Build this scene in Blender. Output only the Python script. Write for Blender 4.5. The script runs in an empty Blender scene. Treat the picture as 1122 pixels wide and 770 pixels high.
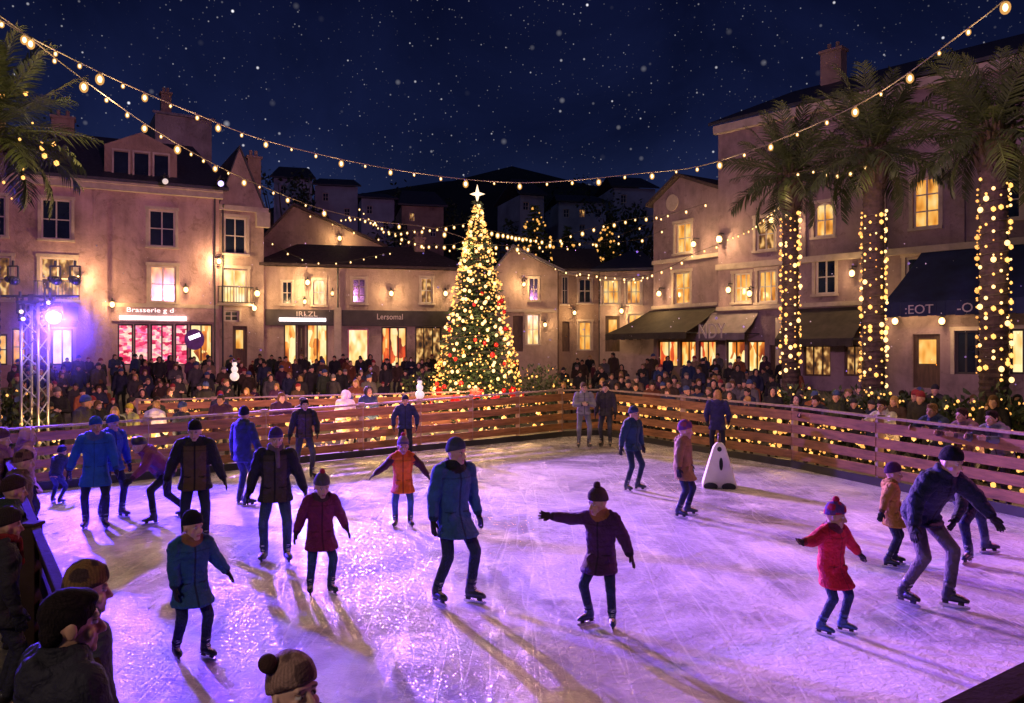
import bpy, bmesh, math, random
import numpy as np
from mathutils import Vector, Matrix, noise
R = math.radians
scene = bpy.context.scene
COL = scene.collection
F, CX, CY, HC = 880.0, 561.0, 385.0, 2.75     # photo focal length in px, centre, eye height


def at(px, py, z):
    """world point seen at photo pixel px,py at distance z"""
    return Vector(((px - CX) * z / F, z, HC + (CY - py) * z / F))


def onground(px, py, gz=0.0):
    z = (HC - gz) * F / (py - CY)
    return Vector(((px - CX) * z / F, z, gz))


def sstep(a, b, x):
    t = min(1, max(0, (x - a) / (b - a)))
    return t * t * (3 - 2 * t)


def gz(x, y):
    return 0.85 * sstep(27, 42, y)


# ------------------------------------------------------------------ objects
def tag(o, label=None, cat=None, group=None, kind=None):
    if label: o['label'] = label
    if cat: o['category'] = cat
    if group: o['group'] = group
    if kind: o['kind'] = kind
    return o


def empty(name, loc=(0, 0, 0), rz=0.0):
    o = bpy.data.objects.new(name, None)
    o.location = loc
    o.rotation_euler = (0, 0, rz)
    o.empty_display_size = 0.2
    COL.objects.link(o)
    return o


def link(name, me, parent=None, mats=None):
    o = bpy.data.objects.new(name, me)
    COL.objects.link(o)
    if parent is not None: o.parent = parent
    if mats is not None and not me.materials:
        for m in (mats if isinstance(mats, (list, tuple)) else [mats]): me.materials.append(m)
    return o


def copy_tree(o, parent=None):
    c = o.copy()
    COL.objects.link(c)
    if parent is not None: c.parent = parent
    for ch in list(o.children): copy_tree(ch, c)
    return c


class MB:
    """collects closed shapes, builds one mesh"""
    def __init__(s):
        s.v, s.f, s.mi = [], [], []

    def add(s, vs, fs, mi=0):
        n = len(s.v)
        s.v.extend([tuple(v) for v in vs])
        s.f.extend([tuple(i + n for i in f) for f in fs])
        s.mi.extend([mi] * len(fs))

    def box(s, c, d, rot=None, mi=0):
        x, y, z = d[0] / 2, d[1] / 2, d[2] / 2
        vs = [Vector((a, b, e)) for a in (-x, x) for b in (-y, y) for e in (-z, z)]
        if rot is not None: vs = [rot @ v for v in vs]
        c = Vector(c)
        s.add([v + c for v in vs], [(0, 1, 3, 2), (4, 6, 7, 5), (0, 4, 5, 1), (2, 3, 7, 6), (0, 2, 6, 4), (1, 5, 7, 3)], mi)

    def bar(s, p, q, w, h=None, up=(0, 0, 1), mi=0):
        """box beam from p to q, w wide across, h tall"""
        p, q = Vector(p), Vector(q)
        h = w if h is None else h
        d = (q - p).normalized()
        u = Vector(up)
        if abs(d.dot(u)) > .99: u = Vector((1, 0, 0))
        a = d.cross(u).normalized() * (w / 2)
        b = a.cross(d).normalized() * (h / 2)
        vs = []
        for e in (p, q): vs += [e - a - b, e + a - b, e + a + b, e - a + b]
        s.add(vs, [(0, 3, 2, 1), (4, 5, 6, 7), (0, 1, 5, 4), (1, 2, 6, 5), (2, 3, 7, 6), (3, 0, 4, 7)], mi)

    def loft(s, rings, n=16, mi=0):
        """rings: (centre, xvec, yvec) ellipses, closed at both ends"""
        vs, fs = [], []
        for c, ax, ay in rings:
            for k in range(n):
                t = 2 * math.pi * k / n
                vs.append(Vector(c) + Vector(ax) * math.cos(t) + Vector(ay) * math.sin(t))
        m = len(rings)
        for i in range(m - 1):
            for k in range(n):
                a, b = i * n + k, i * n + (k + 1) % n
                fs.append((a, b, b + n, a + n))
        fs.append(tuple(reversed(range(n))))
        fs.append(tuple(range((m - 1) * n, m * n)))
        s.add(vs, fs, mi)

    def tube(s, pts, r, n=8, mi=0):
        pts = [Vector(p) for p in pts]
        rr = r if isinstance(r, (list, tuple)) else [r] * len(pts)
        rings = []
        prev = None
        for i, p in enumerate(pts):
            d = (pts[min(i + 1, len(pts) - 1)] - pts[max(i - 1, 0)])
            d = d.normalized() if d.length > 1e-9 else Vector((0, 0, 1))
            u = Vector((0, 0, 1)) if abs(d.z) < .95 else Vector((0, 1, 0))
            if prev is not None: u = prev
            a = d.cross(u)
            a = a.normalized() if a.length > 1e-6 else d.orthogonal().normalized()
            b = a.cross(d).normalized()
            prev = b
            rings.append((p, a * rr[i], b * rr[i]))
        s.loft(rings, n, mi)

    def cap(s, p, r0, q, r1, n=12, mi=0):
        """tapered capsule"""
        p, q = Vector(p), Vector(q)
        d = (q - p)
        L = d.length
        d = d.normalized() if L > 1e-6 else Vector((0, 0, 1))
        a = d.orthogonal().normalized()
        b = d.cross(a)
        rings = []
        for t in (-.98, -.8, -.5, 0): rings.append((p + d * (t * r0), r0 * math.sqrt(1 - t * t)))
        for t in (0, .5, .8, .98): rings.append((q + d * (t * r1), r1 * math.sqrt(1 - t * t)))
        s.loft([(c, a * r, b * r) for c, r in rings], n, mi)

    def ell(s, c, rad, rot=None, n=14, mi=0):
        m = rot if rot is not None else Matrix.Identity(3)
        c = Vector(c)
        rings = []
        for i in range(9):
            t = -math.pi / 2 * .97 + math.pi * .97 * i / 8
            rings.append((c + m @ Vector((0, 0, rad[2] * math.sin(t))), m @ Vector((rad[0] * math.cos(t), 0, 0)), m @ Vector((0, rad[1] * math.cos(t), 0))))
        s.loft(rings, n, mi)

    def mesh(s, name, smooth=False):
        me = bpy.data.meshes.new(name)
        me.from_pydata(s.v, [], s.f)
        if any(s.mi): me.polygons.foreach_set('material_index', s.mi)
        if smooth: me.polygons.foreach_set('use_smooth', [True] * len(me.polygons))
        me.update()
        return me

    def build(s, name, mats, parent=None, smooth=False, bevel=0):
        me = s.mesh(name, smooth)
        o = link(name, me, parent, mats)
        if bevel:
            b = o.modifiers.new('bevel', 'BEVEL')
            b.width = bevel
            b.segments = 2
            b.limit_method = 'ANGLE'
        return o


def ico(sub=2, r=1.0):
    bm = bmesh.new()
    bmesh.ops.create_icosphere(bm, subdivisions=sub, radius=r)
    me = bpy.data.meshes.new('bulb')
    bm.to_mesh(me)
    bm.free()
    me.polygons.foreach_set('use_smooth', [True] * len(me.polygons))
    return me


def text_mesh(body, size, extrude=.01):
    cu = bpy.data.curves.new('lettering', 'FONT')
    cu.body = body
    cu.size = size
    cu.extrude = extrude
    cu.align_x = 'CENTER'
    cu.resolution_u = 3
    o = bpy.data.objects.new('lettering', cu)
    COL.objects.link(o)
    dg = bpy.context.evaluated_depsgraph_get()
    me = bpy.data.meshes.new_from_object(o.evaluated_get(dg))
    bpy.data.objects.remove(o)
    bpy.data.curves.remove(cu)
    return me


# ------------------------------------------------------------------ materials
def nodes(name):
    m = bpy.data.materials.new(name)
    m.use_nodes = True
    nt = m.node_tree
    return m, nt, nt.nodes, nt.links, nt.nodes['Principled BSDF']


def ramp(N, stops, interp='LINEAR'):
    r = N.new('ShaderNodeValToRGB')
    r.color_ramp.interpolation = interp
    e = r.color_ramp.elements
    while len(e) < len(stops): e.new(.5)
    for el, (p, c) in zip(e, stops):
        el.position = p
        el.color = c if len(c) == 4 else (*c, 1)
    return r


def noise_node(N, L, scale, detail=4, rough=.55, vec=None, dist=0):
    n = N.new('ShaderNodeTexNoise')
    n.inputs['Scale'].default_value = scale
    n.inputs['Detail'].default_value = detail
    n.inputs['Roughness'].default_value = rough
    n.inputs['Distortion'].default_value = dist
    if vec is not None: L.new(vec, n.inputs['Vector'])
    return n


def mat(name, col, rough=.7, metal=0.0, var=.35, scale=3.0, bump=.0, bscale=20.0, spec=.4, coords='Object', stretch=None):
    """plain surface with blotchy colour variation and a fine bump"""
    m, nt, N, L, b = nodes(name)
    tc = N.new('ShaderNodeTexCoord')
    vec = tc.outputs[coords]
    if stretch:
        mp = N.new('ShaderNodeMapping')
        mp.inputs['Scale'].default_value = stretch
        L.new(vec, mp.inputs['Vector'])
        vec = mp.outputs['Vector']
    n = noise_node(N, L, scale, 6, .6, vec)
    lo = [c * (1 - var) for c in col]
    hi = [min(1, c * (1 + var)) for c in col]
    r = ramp(N, [(.3, lo), (.7, hi)])
    L.new(n.outputs['Fac'], r.inputs['Fac'])
    L.new(r.outputs['Color'], b.inputs['Base Color'])
    b.inputs['Roughness'].default_value = rough
    b.inputs['Metallic'].default_value = metal
    b.inputs['Specular IOR Level'].default_value = spec
    if bump:
        n2 = noise_node(N, L, bscale, 5, .6, vec)
        bp = N.new('ShaderNodeBump')
        bp.inputs['Strength'].default_value = bump
        bp.inputs['Distance'].default_value = .03
        L.new(n2.outputs['Fac'], bp.inputs['Height'])
        L.new(bp.outputs['Normal'], b.inputs['Normal'])
    return m


def glow(name, col, strength, sample=True):
    m, nt, N, L, b = nodes(name)
    b.inputs['Base Color'].default_value = (*[c * .5 for c in col], 1)
    b.inputs['Emission Color'].default_value = (*col, 1)
    b.inputs['Emission Strength'].default_value = strength
    b.inputs['Roughness'].default_value = .3
    if not sample: m.cycles.emission_sampling = 'NONE'
    return m


def lit_pane(name, stops, strength, vscale=(1, 1, 1), scale=3.0, base=(.04, .03, .02), cells=0):
    """room seen through a lit window: blotches of light behind curtains"""
    m, nt, N, L, b = nodes(name)
    tc = N.new('ShaderNodeTexCoord')
    oi = N.new('ShaderNodeObjectInfo')
    mp = N.new('ShaderNodeMapping')
    mp.inputs['Scale'].default_value = vscale
    ad = N.new('ShaderNodeVectorMath')
    ad.operation = 'ADD'
    L.new(tc.outputs['Object'], ad.inputs[0])
    ml = N.new('ShaderNodeMath')
    ml.operation = 'MULTIPLY'
    ml.inputs[1].default_value = 37.0
    L.new(oi.outputs['Random'], ml.inputs[0])
    L.new(ml.outputs[0], ad.inputs[1])
    L.new(ad.outputs[0], mp.inputs['Vector'])
    n = noise_node(N, L, scale, 1.2, .5, mp.outputs['Vector'])
    fac = n.outputs['Fac']
    if cells:       # goods on shelves: blocks of colour
        vo = N.new('ShaderNodeTexVoronoi')
        vo.distance = 'CHEBYCHEV'
        vo.inputs['Scale'].default_value = cells
        L.new(mp.outputs['Vector'], vo.inputs['Vector'])
        sc = N.new('ShaderNodeSeparateColor')
        L.new(vo.outputs['Color'], sc.inputs[0])
        mxx = N.new('ShaderNodeMath')
        mxx.operation = 'MULTIPLY_ADD'
        mxx.inputs[1].default_value = .5
        L.new(sc.outputs[0], mxx.inputs[0])
        hf = N.new('ShaderNodeMath')
        hf.operation = 'MULTIPLY'
        hf.inputs[1].default_value = .55
        L.new(fac, hf.inputs[0])
        L.new(hf.outputs[0], mxx.inputs[2])
        fac = mxx.outputs[0]
    r = ramp(N, stops)
    L.new(fac, r.inputs['Fac'])
    L.new(r.outputs['Color'], b.inputs['Emission Color'])
    b.inputs['Emission Strength'].default_value = strength
    b.inputs['Base Color'].default_value = (*base, 1)
    b.inputs['Roughness'].default_value = .12
    return m


def cloth_mat(name, bump=.35, wscale=55.0, rough=.75, spec=.3):
    """colour from the mesh's Col attribute; where its alpha is 0 the object's own colour shows"""
    m, nt, N, L, b = nodes(name)
    at_ = N.new('ShaderNodeAttribute')
    at_.attribute_name = 'Col'
    oi = N.new('ShaderNodeObjectInfo')
    mx = N.new('ShaderNodeMixRGB')
    L.new(at_.outputs['Alpha'], mx.inputs['Fac'])
    L.new(oi.outputs['Color'], mx.inputs['Color1'])
    L.new(at_.outputs['Color'], mx.inputs['Color2'])
    tc = N.new('ShaderNodeTexCoord')
    n = noise_node(N, L, 5, 4, .6, tc.outputs['Object'])
    r = ramp(N, [(.25, (.62, .62, .62)), (.75, (1.3, 1.3, 1.3))])
    L.new(n.outputs['Fac'], r.inputs['Fac'])
    mu = N.new('ShaderNodeMixRGB')
    mu.blend_type = 'MULTIPLY'
    mu.inputs['Fac'].default_value = 1
    L.new(mx.outputs['Color'], mu.inputs['Color1'])
    L.new(r.outputs['Color'], mu.inputs['Color2'])
    L.new(mu.outputs['Color'], b.inputs['Base Color'])
    b.inputs['Roughness'].default_value = rough
    b.inputs['Specular IOR Level'].default_value = spec
    n2 = noise_node(N, L, 11, 3, .5, tc.outputs['Object'], 1.2)
    n3 = noise_node(N, L, wscale, 2, .5, tc.outputs['Object'])
    ad = N.new('ShaderNodeMath')
    ad.operation = 'MULTIPLY_ADD'
    ad.inputs[1].default_value = .25
    L.new(n3.outputs['Fac'], ad.inputs[0])
    L.new(n2.outputs['Fac'], ad.inputs[2])
    bp = N.new('ShaderNodeBump')
    bp.inputs['Strength'].default_value = bump
    bp.inputs['Distance'].default_value = .05
    L.new(ad.outputs[0], bp.inputs['Height'])
    L.new(bp.outputs['Normal'], b.inputs['Normal'])
    return m


def wall_mat(name, col, *a):
    """old render: damp streaks, patched plaster, faint stone courses"""
    m, nt, N, L, b = nodes(name)
    tc = N.new('ShaderNodeTexCoord')
    v = tc.outputs['Object']
    n1 = noise_node(N, L, .5, 8, .68, v, .4)
    r1 = ramp(N, [(.28, [c * .52 for c in col]), (.5, col), (.72, [min(1, c * 1.32) for c in col])])
    L.new(n1.outputs['Fac'], r1.inputs['Fac'])
    mp = N.new('ShaderNodeMapping')
    mp.inputs['Scale'].default_value = (.8, .8, .16)
    L.new(v, mp.inputs['Vector'])
    n2 = noise_node(N, L, 1.0, 5, .65, mp.outputs['Vector'])
    r2 = ramp(N, [(.34, (.45, .40, .38)), (.56, (1, 1, 1))])
    L.new(n2.outputs['Fac'], r2.inputs['Fac'])
    n3 = noise_node(N, L, 1.7, 6, .7, v, 1.0)
    r3 = ramp(N, [(.36, (.62, .57, .54)), (.43, (1, 1, 1))])
    L.new(n3.outputs['Fac'], r3.inputs['Fac'])
    cur = r1.outputs['Color']
    for r_, f_ in ((r2, .5), (r3, .6)):
        mx = N.new('ShaderNodeMixRGB')
        mx.blend_type = 'MULTIPLY'
        mx.inputs['Fac'].default_value = f_
        L.new(cur, mx.inputs['Color1'])
        L.new(r_.outputs['Color'], mx.inputs['Color2'])
        cur = mx.outputs['Color']
    L.new(cur, b.inputs['Base Color'])
    b.inputs['Roughness'].default_value = .9
    n4 = noise_node(N, L, 7, 7, .7, v)
    bp = N.new('ShaderNodeBump')
    bp.inputs['Strength'].default_value = .6
    bp.inputs['Distance'].default_value = .06
    L.new(n4.outputs['Fac'], bp.inputs['Height'])
    L.new(bp.outputs['Normal'], b.inputs['Normal'])
    return m


M = {}
M['cloth'] = cloth_mat('padded_cloth', .55)
M['knit'] = cloth_mat('knit', .5, 140, .9, .15)
M['skin'] = cloth_mat('skin', .06, 90, .5, .4)
M['leather'] = cloth_mat('boot_leather', .2, 60, .4, .5)
M['steel'] = mat('blade_steel', (.6, .6, .63), .25, 1.0, .1)
M['dark_metal'] = mat('dark_metal', (.05, .05, .055), .5, .6, .3)
M['truss_metal'] = mat('truss_aluminium', (.55, .55, .58), .35, .9, .15)
M['black_plastic'] = mat('black_plastic', (.015, .015, .017), .45)
M['cable'] = mat('cable_rubber', (.05, .04, .03), .6)
M['pink_stucco'] = wall_mat('pink_stucco', (.46, .30, .30), .9, 0, .28, .6, .35, 6)
M['cream_stucco'] = wall_mat('cream_stucco', (.42, .31, .26), .9, 0, .3, .7, .35, 6)
M['tan_stucco'] = wall_mat('tan_stucco', (.33, .235, .18), .9, 0, .3, .7, .4, 5)
M['grey_stucco'] = wall_mat('grey_stucco', (.36, .31, .30), .9, 0, .3, .6, .35, 6)
M['mauve_stucco'] = wall_mat('mauve_stucco', (.29, .205, .225), .9, 0, .3, .5, .4, 5)
M['blue_wall'] = mat('hillside_plaster', (.32, .35, .44), .9, 0, .3, .4)
M['stone_trim'] = mat('stone_trim', (.46, .38, .31), .85, 0, .22, 2, .25, 14)
M['slate'] = mat('slate_roof', (.035, .037, .05), .55, 0, .5, 5, .5, 9, .5, 'Object', (1, 1, 3))
M['roof_tile'] = mat('roof_tile', (.075, .055, .05), .8, 0, .5, 5, .6, 9, .3, 'Object', (1, 1, 3))
M['pale_roof'] = mat('frosted_roof', (.22, .2, .22), .8, 0, .4, 3, .4, 8)
M['white_paint'] = mat('window_paint', (.55, .48, .42), .6, 0, .12)
M['dark_paint'] = mat('shopfront_paint', (.05, .042, .04), .6, 0, .3, 2)
M['door_wood'] = mat('door_wood', (.10, .06, .035), .6, 0, .4, 3, .2, 30, .4, 'Object', (4, 4, .6))
M['plank'] = mat('rink_plank', (.24, .108, .045), .7, 0, .45, 1.6, .35, 14, .35, 'Object', (1.2, 1.2, 9))
M['post_wood'] = mat('post_wood', (.30, .21, .17), .7, 0, .3, 3, .3, 14, .35, 'Object', (5, 5, .8))
M['kickboard'] = mat('kickboard', (.018, .018, .026), .5, 0, .3)
M['paving'] = mat('paving', (.10, .09, .085), .7, 0, .35, 1.2, .4, 4)
M['hill'] = mat('hill_scrub', (.022, .026, .03), .95, 0, .6, .08, .4, .5)
M['bark'] = mat('bark', (.07, .05, .035), .9, 0, .5, 6, .7, 16)
M['palm_bark'] = mat('palm_bark', (.036, .022, .018), .9, 0, .55, 7, .9, 14)
M['needles'] = mat('fir_needles', (.035, .07, .028), .7, 0, .6, 2.5)
M['frond'] = mat('palm_leaf', (.026, .038, .013), .5, 0, .5, 1.5)
M['leaf'] = mat('dark_leaf', (.03, .05, .02), .6, 0, .6, 2)
M['awning_brown'] = mat('brown_awning_canvas', (.06, .05, .038), .8, 0, .3, 2, .2, 8)
M['awning_blue'] = mat('navy_awning_canvas', (.018, .028, .085), .75, 0, .3, 1.5, .2, 8)
M['awning_grey'] = mat('grey_canopy', (.20, .16, .17), .7, 0, .25, 2)
M['letter'] = mat('sign_letter', (.6, .52, .5), .5, 0, .1)
M['aid'] = mat('white_plastic', (.78, .74, .72), .4, 0, .06, 6)
M['red'] = mat('red_ornament', (.5, .015, .012), .3, 0, .2)
M['gold'] = mat('gold_ornament', (.7, .42, .09), .25, .8, .15)
M['window_dark'] = mat('dark_glass', (.012, .018, .035), .08, 0, .4, 1.2, 0, 1, .6)
M['lit'] = lit_pane('lit_room', [(.25, (.20, .05, .008)), (.42, (.85, .32, .04)), (.58, (1, .55, .13)), (.75, (1, .78, .36))], 1.0, (1.6, 1.6, .7), 1.5)
M['lit_bright'] = lit_pane('bright_room', [(.2, (.5, .2, .04)), (.45, (1, .62, .2)), (.65, (1, .85, .5)), (.8, (1, .93, .7))], 1.2, (1.6, 1.6, .8), 1.6)
M['lit_dim'] = lit_pane('dim_room', [(.3, (.02, .012, .01)), (.5, (.25, .10, .03)), (.62, (.9, .5, .15)), (.75, (1, .7, .3))], .9, (1.6, 1.6, 1), 2.4)
M['shop_pink'] = lit_pane('pink_shop', [(.25, (.5, .01, .05)), (.4, (.95, .05, .16)), (.5, (1, .2, .32)), (.58, (1, .5, .4)), (.68, (1, .75, .6)), (.8, (.9, .2, .5))], 1.15, (1.6, 1.6, 2.4), 1.6, cells=1.9)
M['shop_gold'] = lit_pane('gold_shop', [(.25, (.25, .04, .01)), (.4, (.85, .25, .03)), (.52, (1, .6, .15)), (.68, (1, .85, .42))], 1.15, (2.6, 2.6, .8), 1.2, cells=1.2)
M['shop_red'] = lit_pane('red_shop', [(.25, (.22, .02, .01)), (.4, (.8, .08, .02)), (.5, (1, .3, .05)), (.62, (1, .66, .2)), (.78, (1, .85, .45))], 1.05, (2.6, 2.6, .7), 1.2, cells=1.3)
M['neon'] = glow('white_neon', (1, .86, .85), 4.0)
M['bulb'] = glow('warm_bulb', (1, .50, .12), 1.7, False)
M['bulb_hot'] = glow('hot_filament', (1, .80, .46), 6.0, False)
M['bulb_soft'] = glow('small_bulb', (1, .46, .10), 1.15, False)
M['star'] = glow('star_lamp', (1, .80, .5), 1.6, False)
M['spot_lens'] = glow('spot_lens', (.55, .42, 1), 2.6, False)
M['spot_glass'] = glow('lamp_glass', (1, .66, .28), 3.0, False)
M['snow'] = mat('snow_white', (.8, .8, .85), .8, 0, .05)

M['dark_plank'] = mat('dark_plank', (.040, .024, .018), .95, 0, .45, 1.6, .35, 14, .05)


def bulb_glass():
    """thin tinted globe: mostly clear, glowing softly"""
    m, nt, N, L, b = nodes('bulb_glass')
    e = N.new('ShaderNodeEmission')
    e.inputs['Color'].default_value = (1, .50, .14, 1)
    e.inputs['Strength'].default_value = 1.15
    t = N.new('ShaderNodeBsdfTransparent')
    t.inputs['Color'].default_value = (1, .9, .75, 1)
    mx = N.new('ShaderNodeMixShader')
    mx.inputs['Fac'].default_value = .42
    L.new(t.outputs[0], mx.inputs[1])
    L.new(e.outputs[0], mx.inputs[2])
    L.new(mx.outputs[0], N['Material Output'].inputs['Surface'])
    m.cycles.emission_sampling = 'NONE'
    return m


M['bulb_glass'] = bulb_glass()
# ------------------------------------------------------------------ camera, sky
cam = bpy.data.cameras.new('camera')
cam.sensor_width = 36
cam.lens = F / 1122 * 36
cam.clip_end = 2000
co = bpy.data.objects.new('camera', cam)
co.location = (0, 0, HC)
co.rotation_euler = (R(90), 0, 0)
COL.objects.link(co)
scene.camera = co
scene.view_settings.view_transform = 'Standard'
scene.view_settings.look = 'None'
scene.view_settings.exposure = 0
scene.cycles.use_denoising = True
scene.cycles.max_bounces = 6
scene.cycles.sample_clamp_indirect = 4

w = bpy.data.worlds.new('World')
scene.world = w
w.use_nodes = True
N, L = w.node_tree.nodes, w.node_tree.links
bg = N['Background']
tc = N.new('ShaderNodeTexCoord')
sx = N.new('ShaderNodeSeparateXYZ')
L.new(tc.outputs['Generated'], sx.inputs[0])
gr = ramp(N, [(0.0, (.015, .023, .066)), (.12, (.016, .027, .085)), (.26, (.006, .010, .042)), (.45, (.0025, .0038, .020))])
L.new(sx.outputs['Z'], gr.inputs['Fac'])
cl = noise_node(N, L, 3.0, 6, .6, tc.outputs['Generated'], .6)
clr = ramp(N, [(.35, (.55, .55, .6)), (.75, (1.5, 1.45, 1.5))])
L.new(cl.outputs['Fac'], clr.inputs['Fac'])
base = N.new('ShaderNodeMixRGB')
base.blend_type = 'MULTIPLY'
base.inputs['Fac'].default_value = 1
L.new(gr.outputs['Color'], base.inputs['Color1'])
L.new(clr.outputs['Color'], base.inputs['Color2'])
col = base.outputs['Color']
for sc_, rad, amp in ((46, .085, 1.3), (85, .10, .6), (140, .13, .30), (190, .12, .2), (24, .040, 2.2), (31, .13, .42)):
    vo = N.new('ShaderNodeTexVoronoi')
    vo.inputs['Scale'].default_value = sc_
    L.new(tc.outputs['Generated'], vo.inputs['Vector'])
    st = N.new('ShaderNodeMapRange')
    st.inputs['From Min'].default_value = rad
    st.inputs['From Max'].default_value = rad * (.35 if sc_ != 31 else 0)
    L.new(vo.outputs['Distance'], st.inputs['Value'])
    sv = N.new('ShaderNodeSeparateColor')
    L.new(vo.outputs['Color'], sv.inputs[0])
    pw = N.new('ShaderNodeMath')
    pw.operation = 'POWER'
    pw.inputs[1].default_value = 3.2
    L.new(sv.outputs[0], pw.inputs[0])
    mu = N.new('ShaderNodeMath')
    mu.operation = 'MULTIPLY'
    L.new(pw.outputs[0], mu.inputs[0])
    L.new(st.outputs['Result'], mu.inputs[1])
    ad = N.new('ShaderNodeMixRGB')
    ad.blend_type = 'ADD'
    ad.inputs['Color2'].default_value = (amp, amp * .98, amp * 1.05, 1)
    L.new(mu.outputs[0], ad.inputs['Fac'])
    L.new(col, ad.inputs['Color1'])
    col = ad.outputs['Color']
# a trace of dusk left in the physical sky
sk = N.new('ShaderNodeTexSky')
sk.sky_type = 'NISHITA'
sk.sun_disc = False
sk.sun_elevation = R(-6)
sk.sun_rotation = R(200)
ad = N.new('ShaderNodeMixRGB')
ad.blend_type = 'ADD'
ad.inputs['Fac'].default_value = .05
L.new(col, ad.inputs['Color1'])
L.new(sk.outputs['Color'], ad.inputs['Color2'])
L.new(ad.outputs['Color'], bg.inputs['Color'])
bg.inputs['Strength'].default_value = 1.0

# ------------------------------------------------------------------ ground
def ground():
    xs = [-900, -300, -120, -60, -40] + [x for x in range(-30, 31, 2)] + [40, 60, 120, 300, 900]
    ys = [-300, -100, -30, -10] + [y for y in range(-4, 62, 2)] + [80, 120, 250, 600, 1500]
    vs = [(x, y, -.04 + gz(x, y)) for y in ys for x in xs]
    n = len(xs)
    fs = [(j * n + i, j * n + i + 1, (j + 1) * n + i + 1, (j + 1) * n + i) for j in range(len(ys) - 1) for i in range(n - 1)]
    me = bpy.data.meshes.new('ground')
    me.from_pydata(vs, [], fs)
    me.polygons.foreach_set('use_smooth', [True] * len(fs))
    tag(link('ground', me, None, M['paving']), kind='structure')


ground()

# ice
RINK = [(-9.75, 15.45), (1.55, 25.85), (2.95, 26.45), (6.65, 19.05), (7.45, 16.5), (8.5, 13.2), (9.3, 9.6), (8.6, 7.6), (1.75, 3.15), (-1.15, 2.9)]


def ice_mat():
    m, nt, N, L, b = nodes('rink_ice')
    tc = N.new('ShaderNodeTexCoord')
    v = tc.outputs['Object']
    big = noise_node(N, L, .45, 5, .6, v, 1.0)
    cr = ramp(N, [(.3, (.22, .21, .26)), (.48, (.48, .46, .53)), (.72, (.86, .84, .88))])
    L.new(big.outputs['Fac'], cr.inputs['Fac'])
    # skate scratches: thin curved lines
    def lines(scale, rot, width):
        mp = N.new('ShaderNodeMapping')
        mp.inputs['Rotation'].default_value = (0, 0, rot)
        mp.inputs['Scale'].default_value = (scale, scale * .09, 1)
        L.new(v, mp.inputs['Vector'])
        n = noise_node(N, L, 1.0, 2, .4, mp.outputs['Vector'], .3)
        s = N.new('ShaderNodeMath')
        s.operation = 'SUBTRACT'
        s.inputs[1].default_value = .5
        L.new(n.outputs['Fac'], s.inputs[0])
        a = N.new('ShaderNodeMath')
        a.operation = 'ABSOLUTE'
        L.new(s.outputs[0], a.inputs[0])
        r = N.new('ShaderNodeMapRange')
        r.inputs['From Min'].default_value = 0
        r.inputs['From Max'].default_value = width * .7
        r.inputs['To Min'].default_value = 1
        r.inputs['To Max'].default_value = 0
        L.new(a.outputs[0], r.inputs['Value'])
        return r.outputs['Result']
    tot = None
    for sc_, rot, wd in ((1.1, .5, .012), (1.6, -.9, .010), (.8, 1.9, .012), (2.4, .1, .012)):
        o = lines(sc_, rot, wd)
        if tot is None: tot = o
        else:
            a = N.new('ShaderNodeMath')
            a.operation = 'MAXIMUM'
            L.new(tot, a.inputs[0])
            L.new(o, a.inputs[1])
            tot = a.outputs[0]
    snow = noise_node(N, L, 1.3, 7, .7, v, .8)
    sr = ramp(N, [(.5, (0, 0, 0)), (.68, (1, 1, 1))])
    L.new(snow.outputs['Fac'], sr.inputs['Fac'])
    sm = N.new('ShaderNodeMath')
    sm.operation = 'MULTIPLY_ADD'
    sm.inputs[1].default_value = .5
    L.new(sr.outputs['Color'], sm.inputs[0])
    hf = N.new('ShaderNodeMath')
    hf.operation = 'MULTIPLY'
    hf.inputs[1].default_value = .26
    L.new(tot, hf.inputs[0])
    L.new(hf.outputs[0], sm.inputs[2])
    sm.use_clamp = True
    mx = N.new('ShaderNodeMixRGB')
    L.new(sm.outputs[0], mx.inputs['Fac'])
    L.new(cr.outputs['Color'], mx.inputs['Color1'])
    mx.inputs['Color2'].default_value = (.93, .92, .95, 1)
    L.new(mx.outputs['Color'], b.inputs['Base Color'])
    rr = N.new('ShaderNodeMapRange')
    rr.inputs['To Min'].default_value = .05
    rr.inputs['To Max'].default_value = .30
    L.new(sm.outputs[0], rr.inputs['Value'])
    L.new(rr.outputs['Result'], b.inputs['Roughness'])
    b.inputs['Specular IOR Level'].default_value = 1.0
    b.inputs['IOR'].default_value = 1.4
    f1 = noise_node(N, L, 11, 6, .65, v, .8)
    f2 = noise_node(N, L, 1.6, 3, .5, v, .5)
    a1 = N.new('ShaderNodeMath')
    a1.operation = 'MULTIPLY_ADD'
    a1.inputs[1].default_value = .62
    L.new(f1.outputs['Fac'], a1.inputs[0])
    L.new(f2.outputs['Fac'], a1.inputs[2])
    a2 = N.new('ShaderNodeMath')
    a2.operation = 'MULTIPLY_ADD'
    a2.inputs[1].default_value = -.05
    L.new(tot, a2.inputs[0])
    L.new(a1.outputs[0], a2.inputs[2])
    bp = N.new('ShaderNodeBump')
    bp.inputs['Strength'].default_value = .55
    bp.inputs['Distance'].default_value = .085
    L.new(a2.outputs[0], bp.inputs['Height'])
    L.new(bp.outputs['Normal'], b.inputs['Normal'])
    return m


M['ice'] = ice_mat()
me = bpy.data.meshes.new('ice')
n = len(RINK)
me.from_pydata([(x, y, 0) for x, y in RINK] + [(x, y, -.06) for x, y in RINK], [], [tuple(reversed(range(n)))] + [(i, (i + 1) % n, n + (i + 1) % n, n + i) for i in range(n)])
tag(link('ice', me, None, M['ice']), kind='structure')
if me.polygons[0].normal.z < 0: me.flip_normals()

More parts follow.
